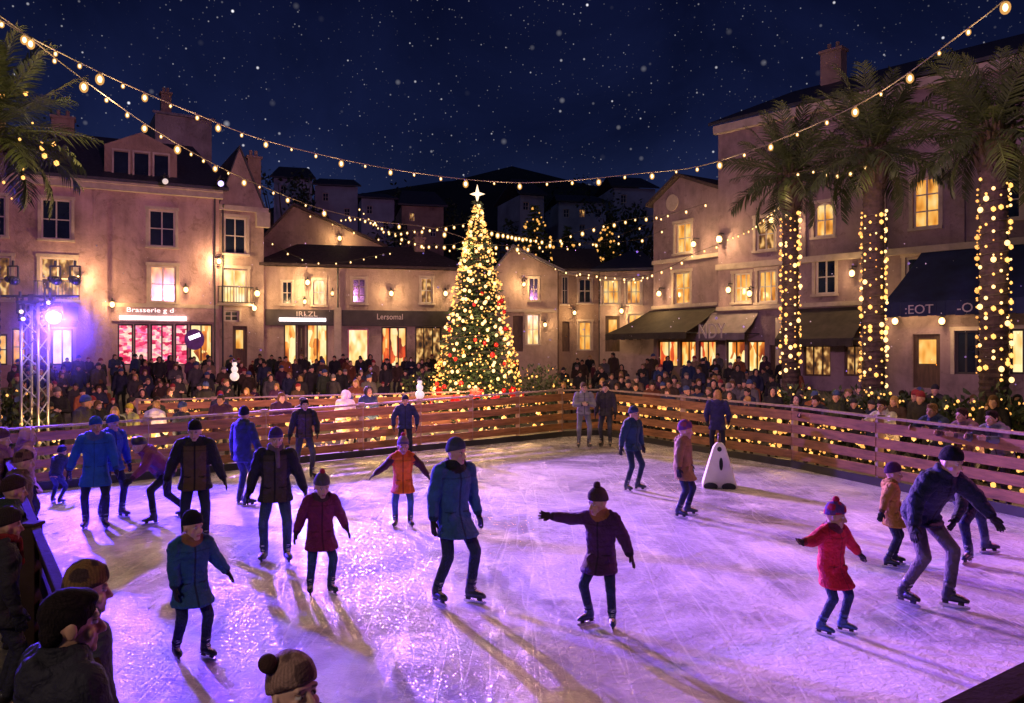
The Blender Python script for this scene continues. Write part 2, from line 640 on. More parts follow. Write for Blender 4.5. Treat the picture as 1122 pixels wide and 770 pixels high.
# ------------------------------------------------------------------ fences
def fence(label, pts, hts, group=None, wood=None, capw=.17, nplank=4, cap=True, kick=True, base=None, npost=None):
    """post and plank barrier through pts (x, y); hts top height at each"""
    root = empty('rink_fence', (pts[0][0], pts[0][1], 0))
    tag(root, label, 'fence', group)
    o = Vector(root.location)
    B = [Vector((x, y, base(x, y) if base else 0)) - o for x, y in pts]
    for i, (p, h) in enumerate(zip(B, hts)):
        m = MB()
        m.box(p + Vector((0, 0, h / 2 + .01)), (.13, .13, h + .06))
        m.box(p + Vector((0, 0, h + .055)), (.16, .16, .03))
        m.build('post', wood or M['post_wood'], root, bevel=.008)
    rng = random.Random(len(pts))
    for i in range(len(B) - 1):
        p, q, hp, hq = B[i], B[i + 1], hts[i], hts[i + 1]
        d = (q - p).normalized()
        nrm = Vector((d.y, -d.x, 0))
        if nrm.dot(Vector((0, 10, 0)) - (p + o)) < 0: nrm = -nrm
        off = nrm * .075
        for k in range(nplank):
            t0 = .15 + .85 * k / nplank
            hh = .85 / nplank * (.66 if k < nplank - 1 else .72)
            j = rng.uniform(-.012, .012)
            a = p + d * .01 + off + Vector((0, 0, hp * (t0 + hh / 2) + j))
            b_ = q - d * .01 + off + Vector((0, 0, hq * (t0 + hh / 2) + rng.uniform(-.012, .012)))
            m = MB()
            m.bar(a, b_, .035, (hp + hq) / 2 * hh)
            m.build('plank', wood or M['plank'], root, bevel=.004)
        if cap:
            m = MB()
            m.bar(p + off * .35 + Vector((0, 0, hp + .02)), q + off * .35 + Vector((0, 0, hq + .02)), capw, .045)
            m.build('top_rail', wood or M['post_wood'], root, bevel=.008)
        if kick:
            m = MB()
            m.bar(p + off * 1.3 + Vector((0, 0, .085)), q + off * 1.3 + Vector((0, 0, .085)), .05, .17)
            m.build('kickboard', M['kickboard'], root)
    return root


def lerp_pts(a, b, n):
    return [(a[0] + (b[0] - a[0]) * i / n, a[1] + (b[1] - a[1]) * i / n) for i in range(n + 1)]


LF = lerp_pts((-9.85, 15.5), (-3.95, 21.05), 3)[:-1] + lerp_pts((-3.95, 21.05), (1.55, 25.95), 4)
LH = [1.22 + .27 * i / (len(LF) - 1) for i in range(len(LF))]
fence('long plank fence at the back of the rink left of the Christmas tree corner', LF, LH)
fence('short plank fence closing the far rink corner between the two long fences', [(1.6, 26.05), (2.98, 26.6)], [1.47, 1.47])
RF = [(3.02, 26.5), (4.85, 22.8), (6.72, 19.1), (7.55, 16.5), (8.6, 13.2), (9.4, 9.6)]
fence('long plank fence along the right side of the rink below the palms', RF, [1.47, 1.45, 1.42, 1.38, 1.36, 1.36])
NL = lerp_pts((-9.95, 15.4), (-1.28, 2.75), 6)
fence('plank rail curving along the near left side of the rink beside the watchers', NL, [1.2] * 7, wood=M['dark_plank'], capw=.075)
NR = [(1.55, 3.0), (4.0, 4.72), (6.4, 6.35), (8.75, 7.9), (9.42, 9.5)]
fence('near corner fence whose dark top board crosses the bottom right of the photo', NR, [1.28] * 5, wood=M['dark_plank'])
BF = lerp_pts((-11.0, 23.6), (-1.5, 28.4), 5)
fence('second plank barrier among the crowd, behind the back fence and left of the tree', BF, [1.3] * 6, kick=False, base=gz)

# ------------------------------------------------------------------ buildings
class Facade:
    def __init__(s, px0, z0, px1, z1, base=.85):
        a, b = at(px0, CY, z0), at(px1, CY, z1)
        s.p = Vector((a.x, a.y, base))
        d = Vector((b.x - a.x, b.y - a.y, 0))
        s.W = d.length
        s.u = d.normalized()
        s.n = Vector((s.u.y, -s.u.x, 0))
        s.base = base

    def uv(s, px, py):
        k = (px - CX) / F                       # ray x = k*y
        u = (k * s.p.y - s.p.x) / (s.u.x - k * s.u.y)
        z = s.p.y + u * s.u.y
        return u, HC + (CY - py) * z / F - s.base

    def rect(s, r):
        x0, y0, x1, y1 = r
        ym, xm = (y0 + y1) / 2, (x0 + x1) / 2
        u0, u1 = s.uv(x0, ym)[0], s.uv(x1, ym)[0]
        return u0, s.uv(xm, y1)[1], u1, s.uv(xm, y0)[1]

    def pt(s, u, n, v):
        """local point (relative to facade foot): along, outward, up"""
        return s.u * u + s.n * n + Vector((0, 0, v))


def bbox(f, m, u0, u1, n0, n1, v0, v1, mi=0):
    vs = [f.pt(u, n, v) for u in (u0, u1) for n in (n0, n1) for v in (v0, v1)]
    m.add(vs, [(0, 1, 3, 2), (4, 6, 7, 5), (0, 4, 5, 1), (2, 3, 7, 6), (0, 2, 6, 4), (1, 5, 7, 3)], mi)


def wall_mesh(f, W, H, depth, holes, gable=None):
    """front wall cut by rectangular holes with reveals; sides, back and top closed"""
    m = MB()
    us = sorted({0, W} | {h[0] for h in holes} | {h[2] for h in holes})
    vs = sorted({-1.2, H} | {h[1] for h in holes} | {h[3] for h in holes})
    us = [u for u in us if -1e-6 <= u <= W + 1e-6]
    vs = [v for v in vs if -1.2 - 1e-6 <= v <= H + 1e-6]
    for i in range(len(us) - 1):
        for j in range(len(vs) - 1):
            cu, cv = (us[i] + us[i + 1]) / 2, (vs[j] + vs[j + 1]) / 2
            if any(h[0] < cu < h[2] and h[1] < cv < h[3] for h in holes): continue
            m.add([f.pt(us[i], 0, vs[j]), f.pt(us[i + 1], 0, vs[j]), f.pt(us[i + 1], 0, vs[j + 1]), f.pt(us[i], 0, vs[j + 1])], [(0, 1, 2, 3)])
    for u0, v0, u1, v1 in holes:
        c = [(u0, v0), (u1, v0), (u1, v1), (u0, v1)]
        for k in range(4):
            (a, b), (c2, d2) = c[k], c[(k + 1) % 4]
            m.add([f.pt(a, 0, b), f.pt(c2, 0, d2), f.pt(c2, -.32, d2), f.pt(a, -.32, b)], [(3, 2, 1, 0)])
    A = lambda u, n, v: f.pt(u, n, v)
    q = [(0, 1, 2, 3)]
    m.add([A(0, -depth, -1.2), A(0, 0, -1.2), A(0, 0, H), A(0, -depth, H)], q)
    m.add([A(W, 0, -1.2), A(W, -depth, -1.2), A(W, -depth, H), A(W, 0, H)], q)
    m.add([A(W, -depth, -1.2), A(0, -depth, -1.2), A(0, -depth, H), A(W, -depth, H)], q)
    if gable:
        ug, vg = gable
        m.add([A(0, 0, H), A(W, 0, H), A(ug, 0, vg)], [(0, 1, 2)])
        m.add([A(W, -depth, H), A(0, -depth, H), A(ug, -depth, vg)], [(0, 1, 2)])
    else:
        m.add([A(0, 0, H), A(W, 0, H), A(W, -depth, H), A(0, -depth, H)], q)
    return m


def window(f, r, root, pane, bars=(1, 1), sill=True, arch=False, frame=None, wallm=None, surround=True, name='window'):
    u0, v0, u1, v1 = r
    w, h = u1 - u0, v1 - v0
    t = min(.09, w * .1)
    m = MB()
    for a, b in ((u0, u0 + t), (u1 - t, u1)): bbox(f, m, a, b, -.24, -.14, v0, v1)
    for a, b in ((v0, v0 + t), (v1 - t, v1)): bbox(f, m, u0 + t, u1 - t, -.24, -.14, a, b)
    for k in range(bars[0]):
        c = u0 + w * (k + 1) / (bars[0] + 1)
        bbox(f, m, c - t * .42, c + t * .42, -.225, -.15, v0 + t, v1 - t)
    for k in range(bars[1]):
        c = v0 + h * (k + 1) / (bars[1] + 1)
        bbox(f, m, u0 + t, u1 - t, -.22, -.155, c - t * .33, c + t * .33)
    fr = m.build(name, frame or M['white_paint'], root)
    m = MB()
    bbox(f, m, u0 + t * .5, u1 - t * .5, -.21, -.19, v0 + t * .5, v1 - t * .5)
    m.build('pane', pane, fr)
    if surround:
        m = MB()
        s_ = min(.16, w * .14)
        for a, b in ((u0 - s_, u0), (u1, u1 + s_)): bbox(f, m, a, b, -.02, .045, v0, v1)
        bbox(f, m, u0 - s_ * 1.3, u1 + s_ * 1.3, -.02, .06, v1, v1 + s_ * 1.1)
        m.build('surround', M['stone_trim'], fr)
    if sill:
        m = MB()
        bbox(f, m, u0 - .18, u1 + .18, -.05, .16, v0 - .12, v0)
        m.build('sill', M['stone_trim'], fr)
    if arch:
        m = MB()
        uc, rr = (u0 + u1) / 2, w / 2
        n_ = 10
        for s_ in (-1, 1):
            pts = [(uc + s_ * rr * math.cos(a), v1 - rr + rr * math.sin(a)) for a in [math.pi / 2 * i / n_ for i in range(n_ + 1)]]
            for (a, b), (c, d) in zip(pts[:-1], pts[1:]):
                quad = [(a, b), (c, d), (c, v1 + .001), (a, v1 + .001)]
                lo = [f.pt(x, -.13, y) for x, y in quad]
                hi = [f.pt(x, .003, y) for x, y in quad]
                m.add(lo + hi, [(0, 1, 2, 3), (7, 6, 5, 4), (0, 4, 5, 1), (1, 5, 6, 2), (2, 6, 7, 3), (3, 7, 4, 0)])
        m.build('arch', wallm or M['stone_trim'], fr)
    return fr


def box_part(f, name, root, m_, *args):
    m = MB()
    for a in args: bbox(f, m, *a)
    return m.build(name, m_, root)


def roof_eaves(f, root, W, H, depth, rise, m_, over=.45, name='roof', hip=0.0, ridge_n=None):
    """ridge parallel to the facade"""
    rn = -depth / 2 if ridge_n is None else ridge_n
    o = over
    A = [f.pt(-o, o, H - .02), f.pt(W + o, o, H - .02), f.pt(W + o - hip, rn, H + rise), f.pt(-o + hip, rn, H + rise), f.pt(-o, -depth - o, H - .02), f.pt(W + o, -depth - o, H - .02)]
    t = Vector((0, 0, .18))
    m = MB()
    up = [a + t for a in A]
    m.add(A + up, [(6, 7, 8, 9), (9, 8, 11, 10), (0, 3, 2, 1), (3, 4, 5, 2), (0, 1, 7, 6), (5, 4, 10, 11), (0, 6, 9, 3), (3, 9, 10, 4), (1, 2, 8, 7), (2, 5, 11, 8)])
    return m.build(name, m_, root)


def roof_gable(f, root, W, H, depth, ug, vg, m_, over=.4):
    """gable to the front: ridge runs back from it"""
    m = MB()
    sl0, sl1 = (vg - H) / ug, (vg - H) / (W - ug)
    for (ua, va), (ub, vb) in (((-over, H - over * sl0), (ug, vg)), ((ug, vg), (W + over, H - over * sl1))):
        vs = [f.pt(ua, over, va + .02), f.pt(ub, over, vb + .02), f.pt(ub, -depth - over, vb + .02), f.pt(ua, -depth - over, va + .02)]
        m.add(vs + [v + Vector((0, 0, .2)) for v in vs], [(0, 3, 2, 1), (4, 5, 6, 7), (0, 1, 5, 4), (1, 2, 6, 5), (2, 3, 7, 6), (3, 0, 4, 7)])
    return m.build('roof', m_, root)


def chimney(f, roof, u, n, v0, v1, w=.7, m_=None):
    m = MB()
    bbox(f, m, u - w / 2, u + w / 2, n - .35, n + .35, v0, v1)
    bbox(f, m, u - w / 2 - .08, u + w / 2 + .08, n - .43, n + .43, v1, v1 + .15)
    for k in (-.2, .2):
        p = f.pt(u + k * w, n, v1 + .15)
        m.tube([p, p + Vector((0, 0, .4))], .11, 8)
    return m.build('chimney', m_ or M['tan_stucco'], roof)


def wall_lamp(f, root, px, py, power=70, light=True, size=1.0):
    u, v = f.uv(px, py)
    m = MB()
    c = f.pt(u, .45, v)
    m.bar(f.pt(u, 0, v + .35), f.pt(u, .45, v + .35), .05)
    m.bar(c + Vector((0, 0, .22)), c + Vector((0, 0, .36)), .05)
    m.loft([(c + Vector((0, 0, z)), f.u * r, f.n * r) for z, r in ((.17, .2 * size), (.25, .05))], 8)
    m.loft([(c + Vector((0, 0, z)), f.u * r, f.n * r) for z, r in ((-.22, .08), (-.17, .11 * size))], 8)
    o = m.build('wall_lamp', M['dark_metal'], root)
    m = MB()
    m.ell(c, (.13 * size, .13 * size, .16 * size))
    m.build('lamp_glass', M['spot_glass'], o, True)
    if light:
        li = bpy.data.lights.new('lamp_light', 'POINT')
        li.energy = power * 1.35
        li.color = (1, .62, .27)
        li.shadow_soft_size = .15
        lo = bpy.data.objects.new('lamp_light', li)
        lo.location = f.p + f.pt(u, .75, v)
        COL.objects.link(lo)


def balcony(f, root, r, out=.55, h=.95):
    u0, v0, u1, v1 = r
    m = MB()
    bbox(f, m, u0 - .3, u1 + .3, 0.004, out, v0 - .18, v0 - .05)
    o = m.build('balcony', M['stone_trim'], root)
    m = MB()
    for a in (0, 1):
        m.bar(f.pt(u0 - .25, out - .06, v0 + (h if a else .02)), f.pt(u1 + .25, out - .06, v0 + (h if a else .02)), .05)
        for u in (u0 - .25, u1 + .25): m.bar(f.pt(u, .01, v0 + (h if a else .02)), f.pt(u, out - .06, v0 + (h if a else .02)), .04)
    k = max(4, int((u1 - u0 + .5) / .16))
    for i in range(k + 1):
        u = u0 - .25 + (u1 - u0 + .5) * i / k
        m.bar(f.pt(u, out - .06, v0), f.pt(u, out - .06, v0 + h), .025)
    m.build('railing', M['dark_metal'], o)


def door(f, r, root, m_=None, glass=None):
    u0, v0, u1, v1 = r
    m = MB()
    bbox(f, m, u0 + .06, u1 - .06, -.26, -.18, v0, v1 - .06)
    bbox(f, m, u0, u0 + .06, -.28, -.14, v0, v1)
    bbox(f, m, u1 - .06, u1, -.28, -.14, v0, v1)
    bbox(f, m, u0 + .06, u1 - .06, -.28, -.14, v1 - .06, v1)
    d = m.build('door', m_ or M['door_wood'], root)
    h = v1 - v0
    if glass:
        m = MB()
        bbox(f, m, u0 + .22, u1 - .22, -.19, -.165, v0 + h * .45, v1 - .25)
        m.build('pane', glass, d)
    m = MB()
    m.ell(f.pt(u1 - .2, -.14, v0 + 1.05), (.05, .05, .05))
    m.build('handle', M['gold'], d)


def sign_text(f, root, body, px0, px1, py, size_v, m_, n=.1, name='sign_lettering', up=None, out=None):
    me = text_mesh(body, 1.0, .02)
    xs = [v.co.x for v in me.vertices]
    ys = [v.co.y for v in me.vertices]
    u0, u1 = f.uv(px0, py)[0], f.uv(px1, py)[0]
    v = f.uv((px0 + px1) / 2, py)[1]
    sx_ = (u1 - u0) / (max(xs) - min(xs))
    sy_ = size_v / (max(ys) - min(ys))
    up = up or Vector((0, 0, 1))
    out = out or f.n
    c = f.pt((u0 + u1) / 2, n, v) - up * (size_v / 2)
    xm, ym = (max(xs) + min(xs)) / 2, min(ys)
    for vv in me.vertices:
        vv.co = c + f.u * ((vv.co.x - xm) * sx_) + up * ((vv.co.y - ym) * sy_) + out * vv.co.z
    return link(name, me, root, m_)


def awning(f, root, u0, u1, vt, vb, out, m_, side=True, valance=.35, u0b=None, u1b=None, n=6):
    """sloping canvas roof over a shopfront, with a hanging valance and side cheeks"""
    u0b = u0 if u0b is None else u0b
    u1b = u1 if u1b is None else u1b
    m = MB()
    prof = [(t * out + .01, vt + (vb - vt) * (t ** 1.0) + .10 * math.sin(math.pi * t) * -1) for t in [i / n for i in range(n + 1)]]
    for (na, va), (nb, vb_) in zip(prof[:-1], prof[1:]):
        ta, tb = na / out, nb / out
        a0, a1 = u0 + (u0b - u0) * ta, u1 + (u1b - u1) * ta
        b0, b1 = u0 + (u0b - u0) * tb, u1 + (u1b - u1) * tb
        vs = [f.pt(a0, na, va), f.pt(a1, na, va), f.pt(b1, nb, vb_), f.pt(b0, nb, vb_)]
        m.add(vs + [v + Vector((0, 0, .035)) for v in vs], [(0, 1, 2, 3), (7, 6, 5, 4), (0, 4, 5, 1), (1, 5, 6, 2), (2, 6, 7, 3), (3, 7, 4, 0)])
    o = m.build('awning', m_, root)
    m = MB()
    k = max(6, int((u1b - u0b) / .35))
    for i in range(k):
        a, b = u0b + (u1b - u0b) * i / k, u0b + (u1b - u0b) * (i + 1) / k - .01
        bbox(f, m, a, b, out - .02, out + .015, vb - valance + .03 * (i % 2), vb + .02)
    m.build('valance', m_, o)
    m = MB()
    for u, ub in ((u0, u0b), (u1, u1b)):
        m.bar(f.pt(u, .02, vb), f.pt(ub, out - .03, vb), .05)
    m.build('awning_arm', M['dark_metal'], o)
    return o


def lattice_bars(f, root, us, v0, v1, m_, w=.12, name='mullion'):
    for u in us:
        m = MB()
        bbox(f, m, u - w / 2, u + w / 2, -.3, .03, v0, v1)
        m.build(name, m_, root)


def make_building(name, label, f, H, depth, wallm, ops, gable=None):
    root = empty(name, f.p)
    tag(root, label, 'building')
    holes = []
    for o in ops:
        r = f.rect(o['r'])
        holes.append(r)
        o['uv'] = r
    wl = wall_mesh(f, f.W, H, depth, holes, gable).build('wall', wallm, root)
    for o in ops:
        k = o.get('k', 'win')
        r = o['uv']
        if k == 'door': door(f, r, root, o.get('m'), o.get('pane'))
        else:
            window(f, r, root, o.get('pane', M['window_dark']), o.get('bars', (1, 1)), o.get('sill', True), o.get('arch', False), o.get('frame'), wallm, o.get('sur', True), o.get('name', 'window'))
        if o.get('balc'): balcony(f, root, r)
    return root


def pipe(f, root, u, H):
    m = MB()
    m.tube([f.pt(u, .1, -.5), f.pt(u, .1, H - .3), f.pt(u, .3, H)], .055, 8)
    m.build('drainpipe', M['dark_metal'], root)


W_ = lambda *r, **k: dict(r=r, **k)
LIT, BR, DIM, DK = M['lit'], M['lit_bright'], M['lit_dim'], M['window_dark']

# house 1: pink house on the left
f = Facade(-60, 42, 240, 48)
H1 = f.uv(120, 200)[1]
ops = [W_(45, 218, 78, 262), W_(163, 230, 192, 270), W_(-22, 214, 6, 258), W_(44, 282, 82, 328, pane=DIM, balc=True), W_(164, 291, 193, 331, pane=LIT), W_(-20, 280, 12, 328, pane=DIM),
       W_(129, 355, 146, 400, pane=M['shop_pink'], sill=False, sur=False, bars=(0, 0), frame=M['dark_paint'], name='shop_window'),
       W_(147, 355, 163, 400, pane=M['shop_pink'], sill=False, sur=False, bars=(0, 0), frame=M['dark_paint'], name='shop_window'),
       W_(165, 355, 190, 400, pane=M['shop_pink'], sill=False, sur=False, bars=(1, 0), frame=M['dark_paint'], name='shop_window'),
       W_(192, 355, 206, 400, pane=M['shop_pink'], sill=False, sur=False, bars=(0, 1), frame=M['dark_paint'], name='shop_window'),
       W_(208, 355, 233, 400, pane=M['shop_gold'], sill=False, sur=False, bars=(1, 0), frame=M['dark_paint'], name='shop_window'),
       W_(56, 360, 80, 400, pane=BR, sill=False, bars=(1, 0), frame=M['dark_paint'], name='shop_window'),
       W_(13, 360, 28, 400, pane=LIT, sill=False, bars=(0, 1), frame=M['dark_paint'], name='shop_window'),
       W_(-14, 366, 8, 400, pane=LIT, sill=False, bars=(1, 1), frame=M['dark_paint'], name='shop_window')]
b = make_building('town_house', 'long pink stucco house with a slate mansard roof above the pink lit shop', f, H1, 9, M['pink_stucco'], ops)
box_part(f, 'cornice', b, M['stone_trim'], (-.2, f.W + .2, -.1, .32, H1 - .45, H1 - .1), (-.2, f.W + .2, -.1, .42, H1 - .1, H1 + .03))
u = f.uv(110, 300)[0]
box_part(f, 'pilaster', b, M['pink_stucco'], (u - .35, u + .35, 0.002, .12, -1, H1 - .45))
v = f.uv(150, 334)[1]
box_part(f, 'string_course', b, M['stone_trim'], (f.uv(112, 334)[0], f.W, -.01, .14, v - .12, v + .1))
rf = roof_eaves(f, b, f.W, H1 + .03, 9, 3.4, M['slate'], .5, hip=1.6)
u, v = f.uv(155, 175)
m = MB()
bbox(f, m, u - 1.9, u + 1.9, -3.4, -.2, H1 + .1, H1 + 2.2)
m.add([f.pt(u - 1.9, -.2, H1 + 2.2), f.pt(u + 1.9, -.2, H1 + 2.2), f.pt(u, -.2, H1 + 3.1), f.pt(u - 1.9, -3.4, H1 + 2.2), f.pt(u + 1.9, -3.4, H1 + 2.2), f.pt(u, -3.4, H1 + 3.1)], [(0, 1, 2), (4, 3, 5), (0, 2, 5, 3), (1, 4, 5, 2)])
dm = m.build('dormer', M['tan_stucco'], rf)
for k in (-1, 0, 1):
    m = MB()
    bbox(f, m, u + k * 1.05 - .38, u + k * 1.05 + .38, -.19, -.17, H1 + .55, H1 + 1.85)
    m.build('pane', DK, dm)
    m = MB()
    for e in (-.42, .42): bbox(f, m, u + k * 1.05 + e - .05, u + k * 1.05 + e + .05, -.195, -.1, H1 + .5, H1 + 1.9)
    bbox(f, m, u + k * 1.05 - .47, u + k * 1.05 + .47, -.195, -.08, H1 + 1.9, H1 + 2.0)
    m.build('dormer_frame', M['stone_trim'], dm)
chimney(f, rf, f.uv(64, 180)[0], -4.5, H1 + 2.6, H1 + 4.4, 1.2)
wall_lamp(f, b, 86, 306, 280)
wall_lamp(f, b, 123, 334, 90)
wall_lamp(f, b, 203, 318, 90)
v0 = f.uv(150, 353)[1]
box_part(f, 'shop_fascia', b, M['pink_stucco'], (f.uv(122, 345)[0], f.uv(238, 345)[0], .003, .12, v0 + .05, v0 + 1.0))
box_part(f, 'neon_bar', b, M['neon'], (f.uv(131, 348)[0], f.uv(204, 348)[0], .15, .24, f.uv(165, 350.5)[1], f.uv(165, 346.5)[1]))
sign_text(f, b, 'Brasserie g d', 139, 190, 340.5, .34, glow('sign_glow', (1, .78, .75), 1.6, False), .14)
m = MB()
uc, vc = f.uv(213, 370)
m.loft([(f.pt(uc, n_, vc - .1), f.u * .55, Vector((0, 0, .62))) for n_ in (.02, .07)], 24)
o = m.build('shop_poster', mat('violet_board', (.12, .03, .28), .5), b)
m = MB()
m.bar(f.pt(uc - .3, .075, vc - .05), f.pt(uc + .3, .075, vc + .2), .02, .22)
m.build('poster_mark', M['neon'], o)
pipe(f, b, f.W - .25, H1)
# dark canopy over the left arcades
awning(f, b, f.uv(30, 335)[0], f.uv(86, 335)[0], f.uv(58, 336)[1], f.uv(58, 352)[1], 1.3, M['awning_blue'])
PINKF = f
PINKB = b

# stone house behind it
f2 = Facade(170, 58, 232, 60)
b = make_building('stone_house', 'tall grey stone house end rising behind the slate roof of the pink house', f2, f2.uv(200, 128)[1], 8, M['grey_stucco'], [])
Hs = f2.uv(200, 128)[1]
rf = roof_eaves(f2, b, f2.W, Hs, 8, 1.0, M['pale_roof'], .2, hip=2.0)
chimney(f2, rf, f2.W * .25, -2, Hs + .3, Hs + 2)

# house 2: narrow gabled house
f = Facade(240, 48.2, 289, 49.5)
He = f.uv(262, 226)[1]
Hg = f.uv(262, 163)[1]
ops = [W_(246, 238, 270, 278, pane=DK), W_(243, 294, 271, 332, pane=BR, balc=True), W_(255, 357, 271, 402, k='door', pane=LIT), W_(246, 340, 262, 352, pane=DK, sill=False)]
b = make_building('narrow_house', 'narrow cream gabled house with a bright balcony window, beside the pink house', f, He, 8, M['cream_stucco'], ops, (f.W * .45, Hg))
roof_gable(f, b, f.W, He, 8, f.W * .45, Hg, M['slate'], .15)
rfm = [o for o in b.children if o.name.startswith('roof')][0]
chimney(f, rfm, f.W * .88, -1.5, He - .3, Hg - .2, .8)
box_part(f, 'cornice', b, M['stone_trim'], (-.02, f.W + .25, .002, .22, He - .3, He), (f.W - .5, f.W + .3, .003, .4, He - 1.2, He - .3))
wall_lamp(f, b, 238.5, 287, 260)
wall_lamp(f, b, 280, 322, 110, True, 1.2)
wall_lamp(f, b, 277, 338, 60, True, 1.0)
pipe(f, b, .2, He)

# barn gable behind
f = Facade(284, 58, 420, 60)
He = f.uv(350, 268)[1]
ug, vg = f.uv(322, 226)
b = make_building('barn_house', 'wide brown gable end standing behind the low shop row', f, He, 12, M['tan_stucco'], [], (ug, vg))
roof_gable(f, b, f.W, He, 12, ug, vg, M['roof_tile'], .3)
wall_lamp(f, b, 372, 262, 120)

# low shop row
f = Facade(289, 50, 506, 53)
HL = f.uv(400, 294)[1]
ops = [W_(309, 308, 320, 333, pane=DK, bars=(1, 1)), W_(343, 306, 356, 334, pane=BR, arch=True), W_(386, 305, 401, 332, pane=DK, bars=(1, 2)), W_(461, 304, 474, 332, pane=DIM, bars=(1, 1)),
       W_(311, 355, 325, 402, pane=M['shop_gold'], sill=False, sur=False, bars=(0, 0), frame=M['door_wood'], name='shop_window'), W_(326, 355, 334, 402, pane=M['shop_red'], k='door'),
       W_(336, 355, 359, 402, pane=M['shop_gold'], sill=False, sur=False, bars=(1, 0), frame=M['door_wood'], name='shop_window'),
       W_(381, 360, 404, 402, pane=BR, sill=False, sur=False, bars=(0, 0), frame=M['red'], name='shop_window'),
       W_(418, 358, 446, 402, pane=M['shop_red'], sill=False, sur=False, bars=(2, 0), frame=M['dark_paint'], name='shop_window'),
       W_(455, 358, 484, 402, pane=DIM, sill=False, sur=False, bars=(2, 0), frame=M['dark_paint'], name='shop_window')]
b = make_building('shop_row', 'low two-storey cream building with shops, left of the Christmas tree', f, HL, 10, M['cream_stucco'], ops)
rf = roof_eaves(f, b, f.W, HL, 10, 1.9, M['roof_tile'], .6, hip=2.5)
chimney(f, rf, f.uv(468, 280)[0], -4, HL + 1.2, HL + 2.5)
v0, v1 = f.uv(400, 357)[1], f.uv(400, 340)[1]
us = f.uv(370, 345)[0]
box_part(f, 'shop_fascia', b, M['dark_paint'], (.1, us - .25, .004, .16, v0, v1), (us + .25, f.W - .05, .004, .16, v0, v1))
box_part(f, 'pilaster', b, M['stone_trim'], (us - .22, us + .22, .002, .2, -1, v1 + .15))
box_part(f, 'neon_bar', b, M['neon'], (f.uv(306, 350)[0], f.uv(357, 350)[0], .2, .28, f.uv(330, 352)[1], f.uv(330, 348.5)[1]))
sign_text(f, b, 'IRLZL', 325, 348, 344, .3, M['letter'], .18)
sign_text(f, b, 'Lersomal', 413, 441, 347, .36, M['letter'], .18)
wall_lamp(f, b, 337, 310, 200)
wall_lamp(f, b, 334, 331, 60, True, .8)
wall_lamp(f, b, 428, 322, 110)
wall_lamp(f, b, 487, 322, 90)
wall_lamp(f, b, 364, 322, 60, False, .7)
pipe(f, b, us, HL)

# right of the tree: pale gabled house
f = Facade(543, 56, 611, 56)
He = f.uv(575, 296)[1]
ug, vg = f.uv(562, 272)
ops = [W_(580, 304, 590, 329, pane=DK), W_(577, 344, 591, 378, pane=BR, sill=False), W_(562, 346, 573, 385, k='door')]
b = make_building('pale_house', 'pale gabled house with a small lit door, just right of the Christmas tree', f, He, 9, M['cream_stucco'], ops, (ug, vg))
roof_gable(f, b, f.W, He, 9, ug, vg, M['pale_roof'], .5)
wall_lamp(f, b, 574, 312, 130, True, .8)
wall_lamp(f, b, 597, 356, 60, True, .9)
f0 = f
v0 = f.uv(575, 342)[1]
box_part(f, 'string_course', b, M['stone_trim'], (0, f.W, .003, .3, v0, v0 + .2))

f = Facade(612, 57, 656, 57)
He = f.uv(630, 297)[1]
ops = [W_(607, 300, 608, 301)] if False else [W_(616, 303, 622, 333, pane=DK), W_(634, 305, 648, 332, pane=DK, arch=True), W_(616, 352, 624, 385, k='door'), W_(634, 352, 648, 384, pane=LIT, sill=False)]
b = make_building('brick_house', 'small brownish house with an arched upper window, between pale and hipped houses', f, He, 9, M['tan_stucco'], ops)
rf = roof_eaves(f, b, f.W, He, 9, 2.0, M['roof_tile'], .3)
box_part(f, 'cornice', b, M['stone_trim'], (0, f.W, .002, .25, He - .3, He))
wall_lamp(f, b, 629, 343, 70, True, .9)

f = Facade(657, 55, 716, 54)
He = f.uv(685, 297)[1]
ops = [W_(660, 306, 678, 333, pane=LIT, bars=(2, 1)), W_(686, 306, 702, 333, pane=LIT, bars=(2, 1)), W_(663, 346, 679, 385, k='door', arch=True, pane=LIT), W_(688, 344, 703, 370, pane=LIT)]
b = make_building('hipped_house', 'small lit house under a dark hipped roof, left of the long brown awning', f, He, 9, M['cream_stucco'], ops)
rf = roof_eaves(f, b, f.W, He, 9, 1.7, M['slate'], .5, hip=1.8)
wall_lamp(f, b, 682, 341, 110)

# gabled house on the right
f = Facade(716, 50, 789, 45.5, .75)
He = f.uv(750, 216)[1]
ug, vg = f.uv(737, 204)
ops = [W_(740, 244, 757, 277, pane=LIT, bars=(1, 1)), W_(738, 298, 756, 333, pane=LIT, bars=(1, 1)), W_(706, 372, 720, 402)] [:2]
ops += [W_(720, 373, 742, 402, pane=M['shop_red'], sill=False, sur=False, bars=(1, 0), frame=M['door_wood'], name='shop_window'), W_(744, 373, 762, 402, pane=M['shop_gold'], sill=False, sur=False, bars=(1, 0), frame=M['door_wood'], name='shop_window'), W_(764, 373, 784, 402, pane=M['shop_red'], sill=False, sur=False, bars=(1, 0), frame=M['door_wood'], name='shop_window')]
b = make_building('gabled_house', 'tall mauve gabled house above the long brown awning and its glowing shop', f, He, 10, M['mauve_stucco'], ops, (f.W * .42, f.uv(737, 196)[1]))
roof_gable(f, b, f.W, He, 10, f.W * .42, f.uv(737, 196)[1], M['roof_tile'], .35)
v = f.uv(750, 284)[1]
box_part(f, 'string_course', b, M['stone_trim'], (0, f.W, .002, .16, v - .1, v + .12))
wall_lamp(f, b, 728, 322, 110)
wall_lamp(f, b, 766, 268, 90)
v2 = f.uv(750, 337)[1]
box_part(f, 'ledge', b, M['stone_trim'], (0, f.W, .003, .2, v2, v2 + .2))
m = MB()
um, vm = f.uv(737, 222)
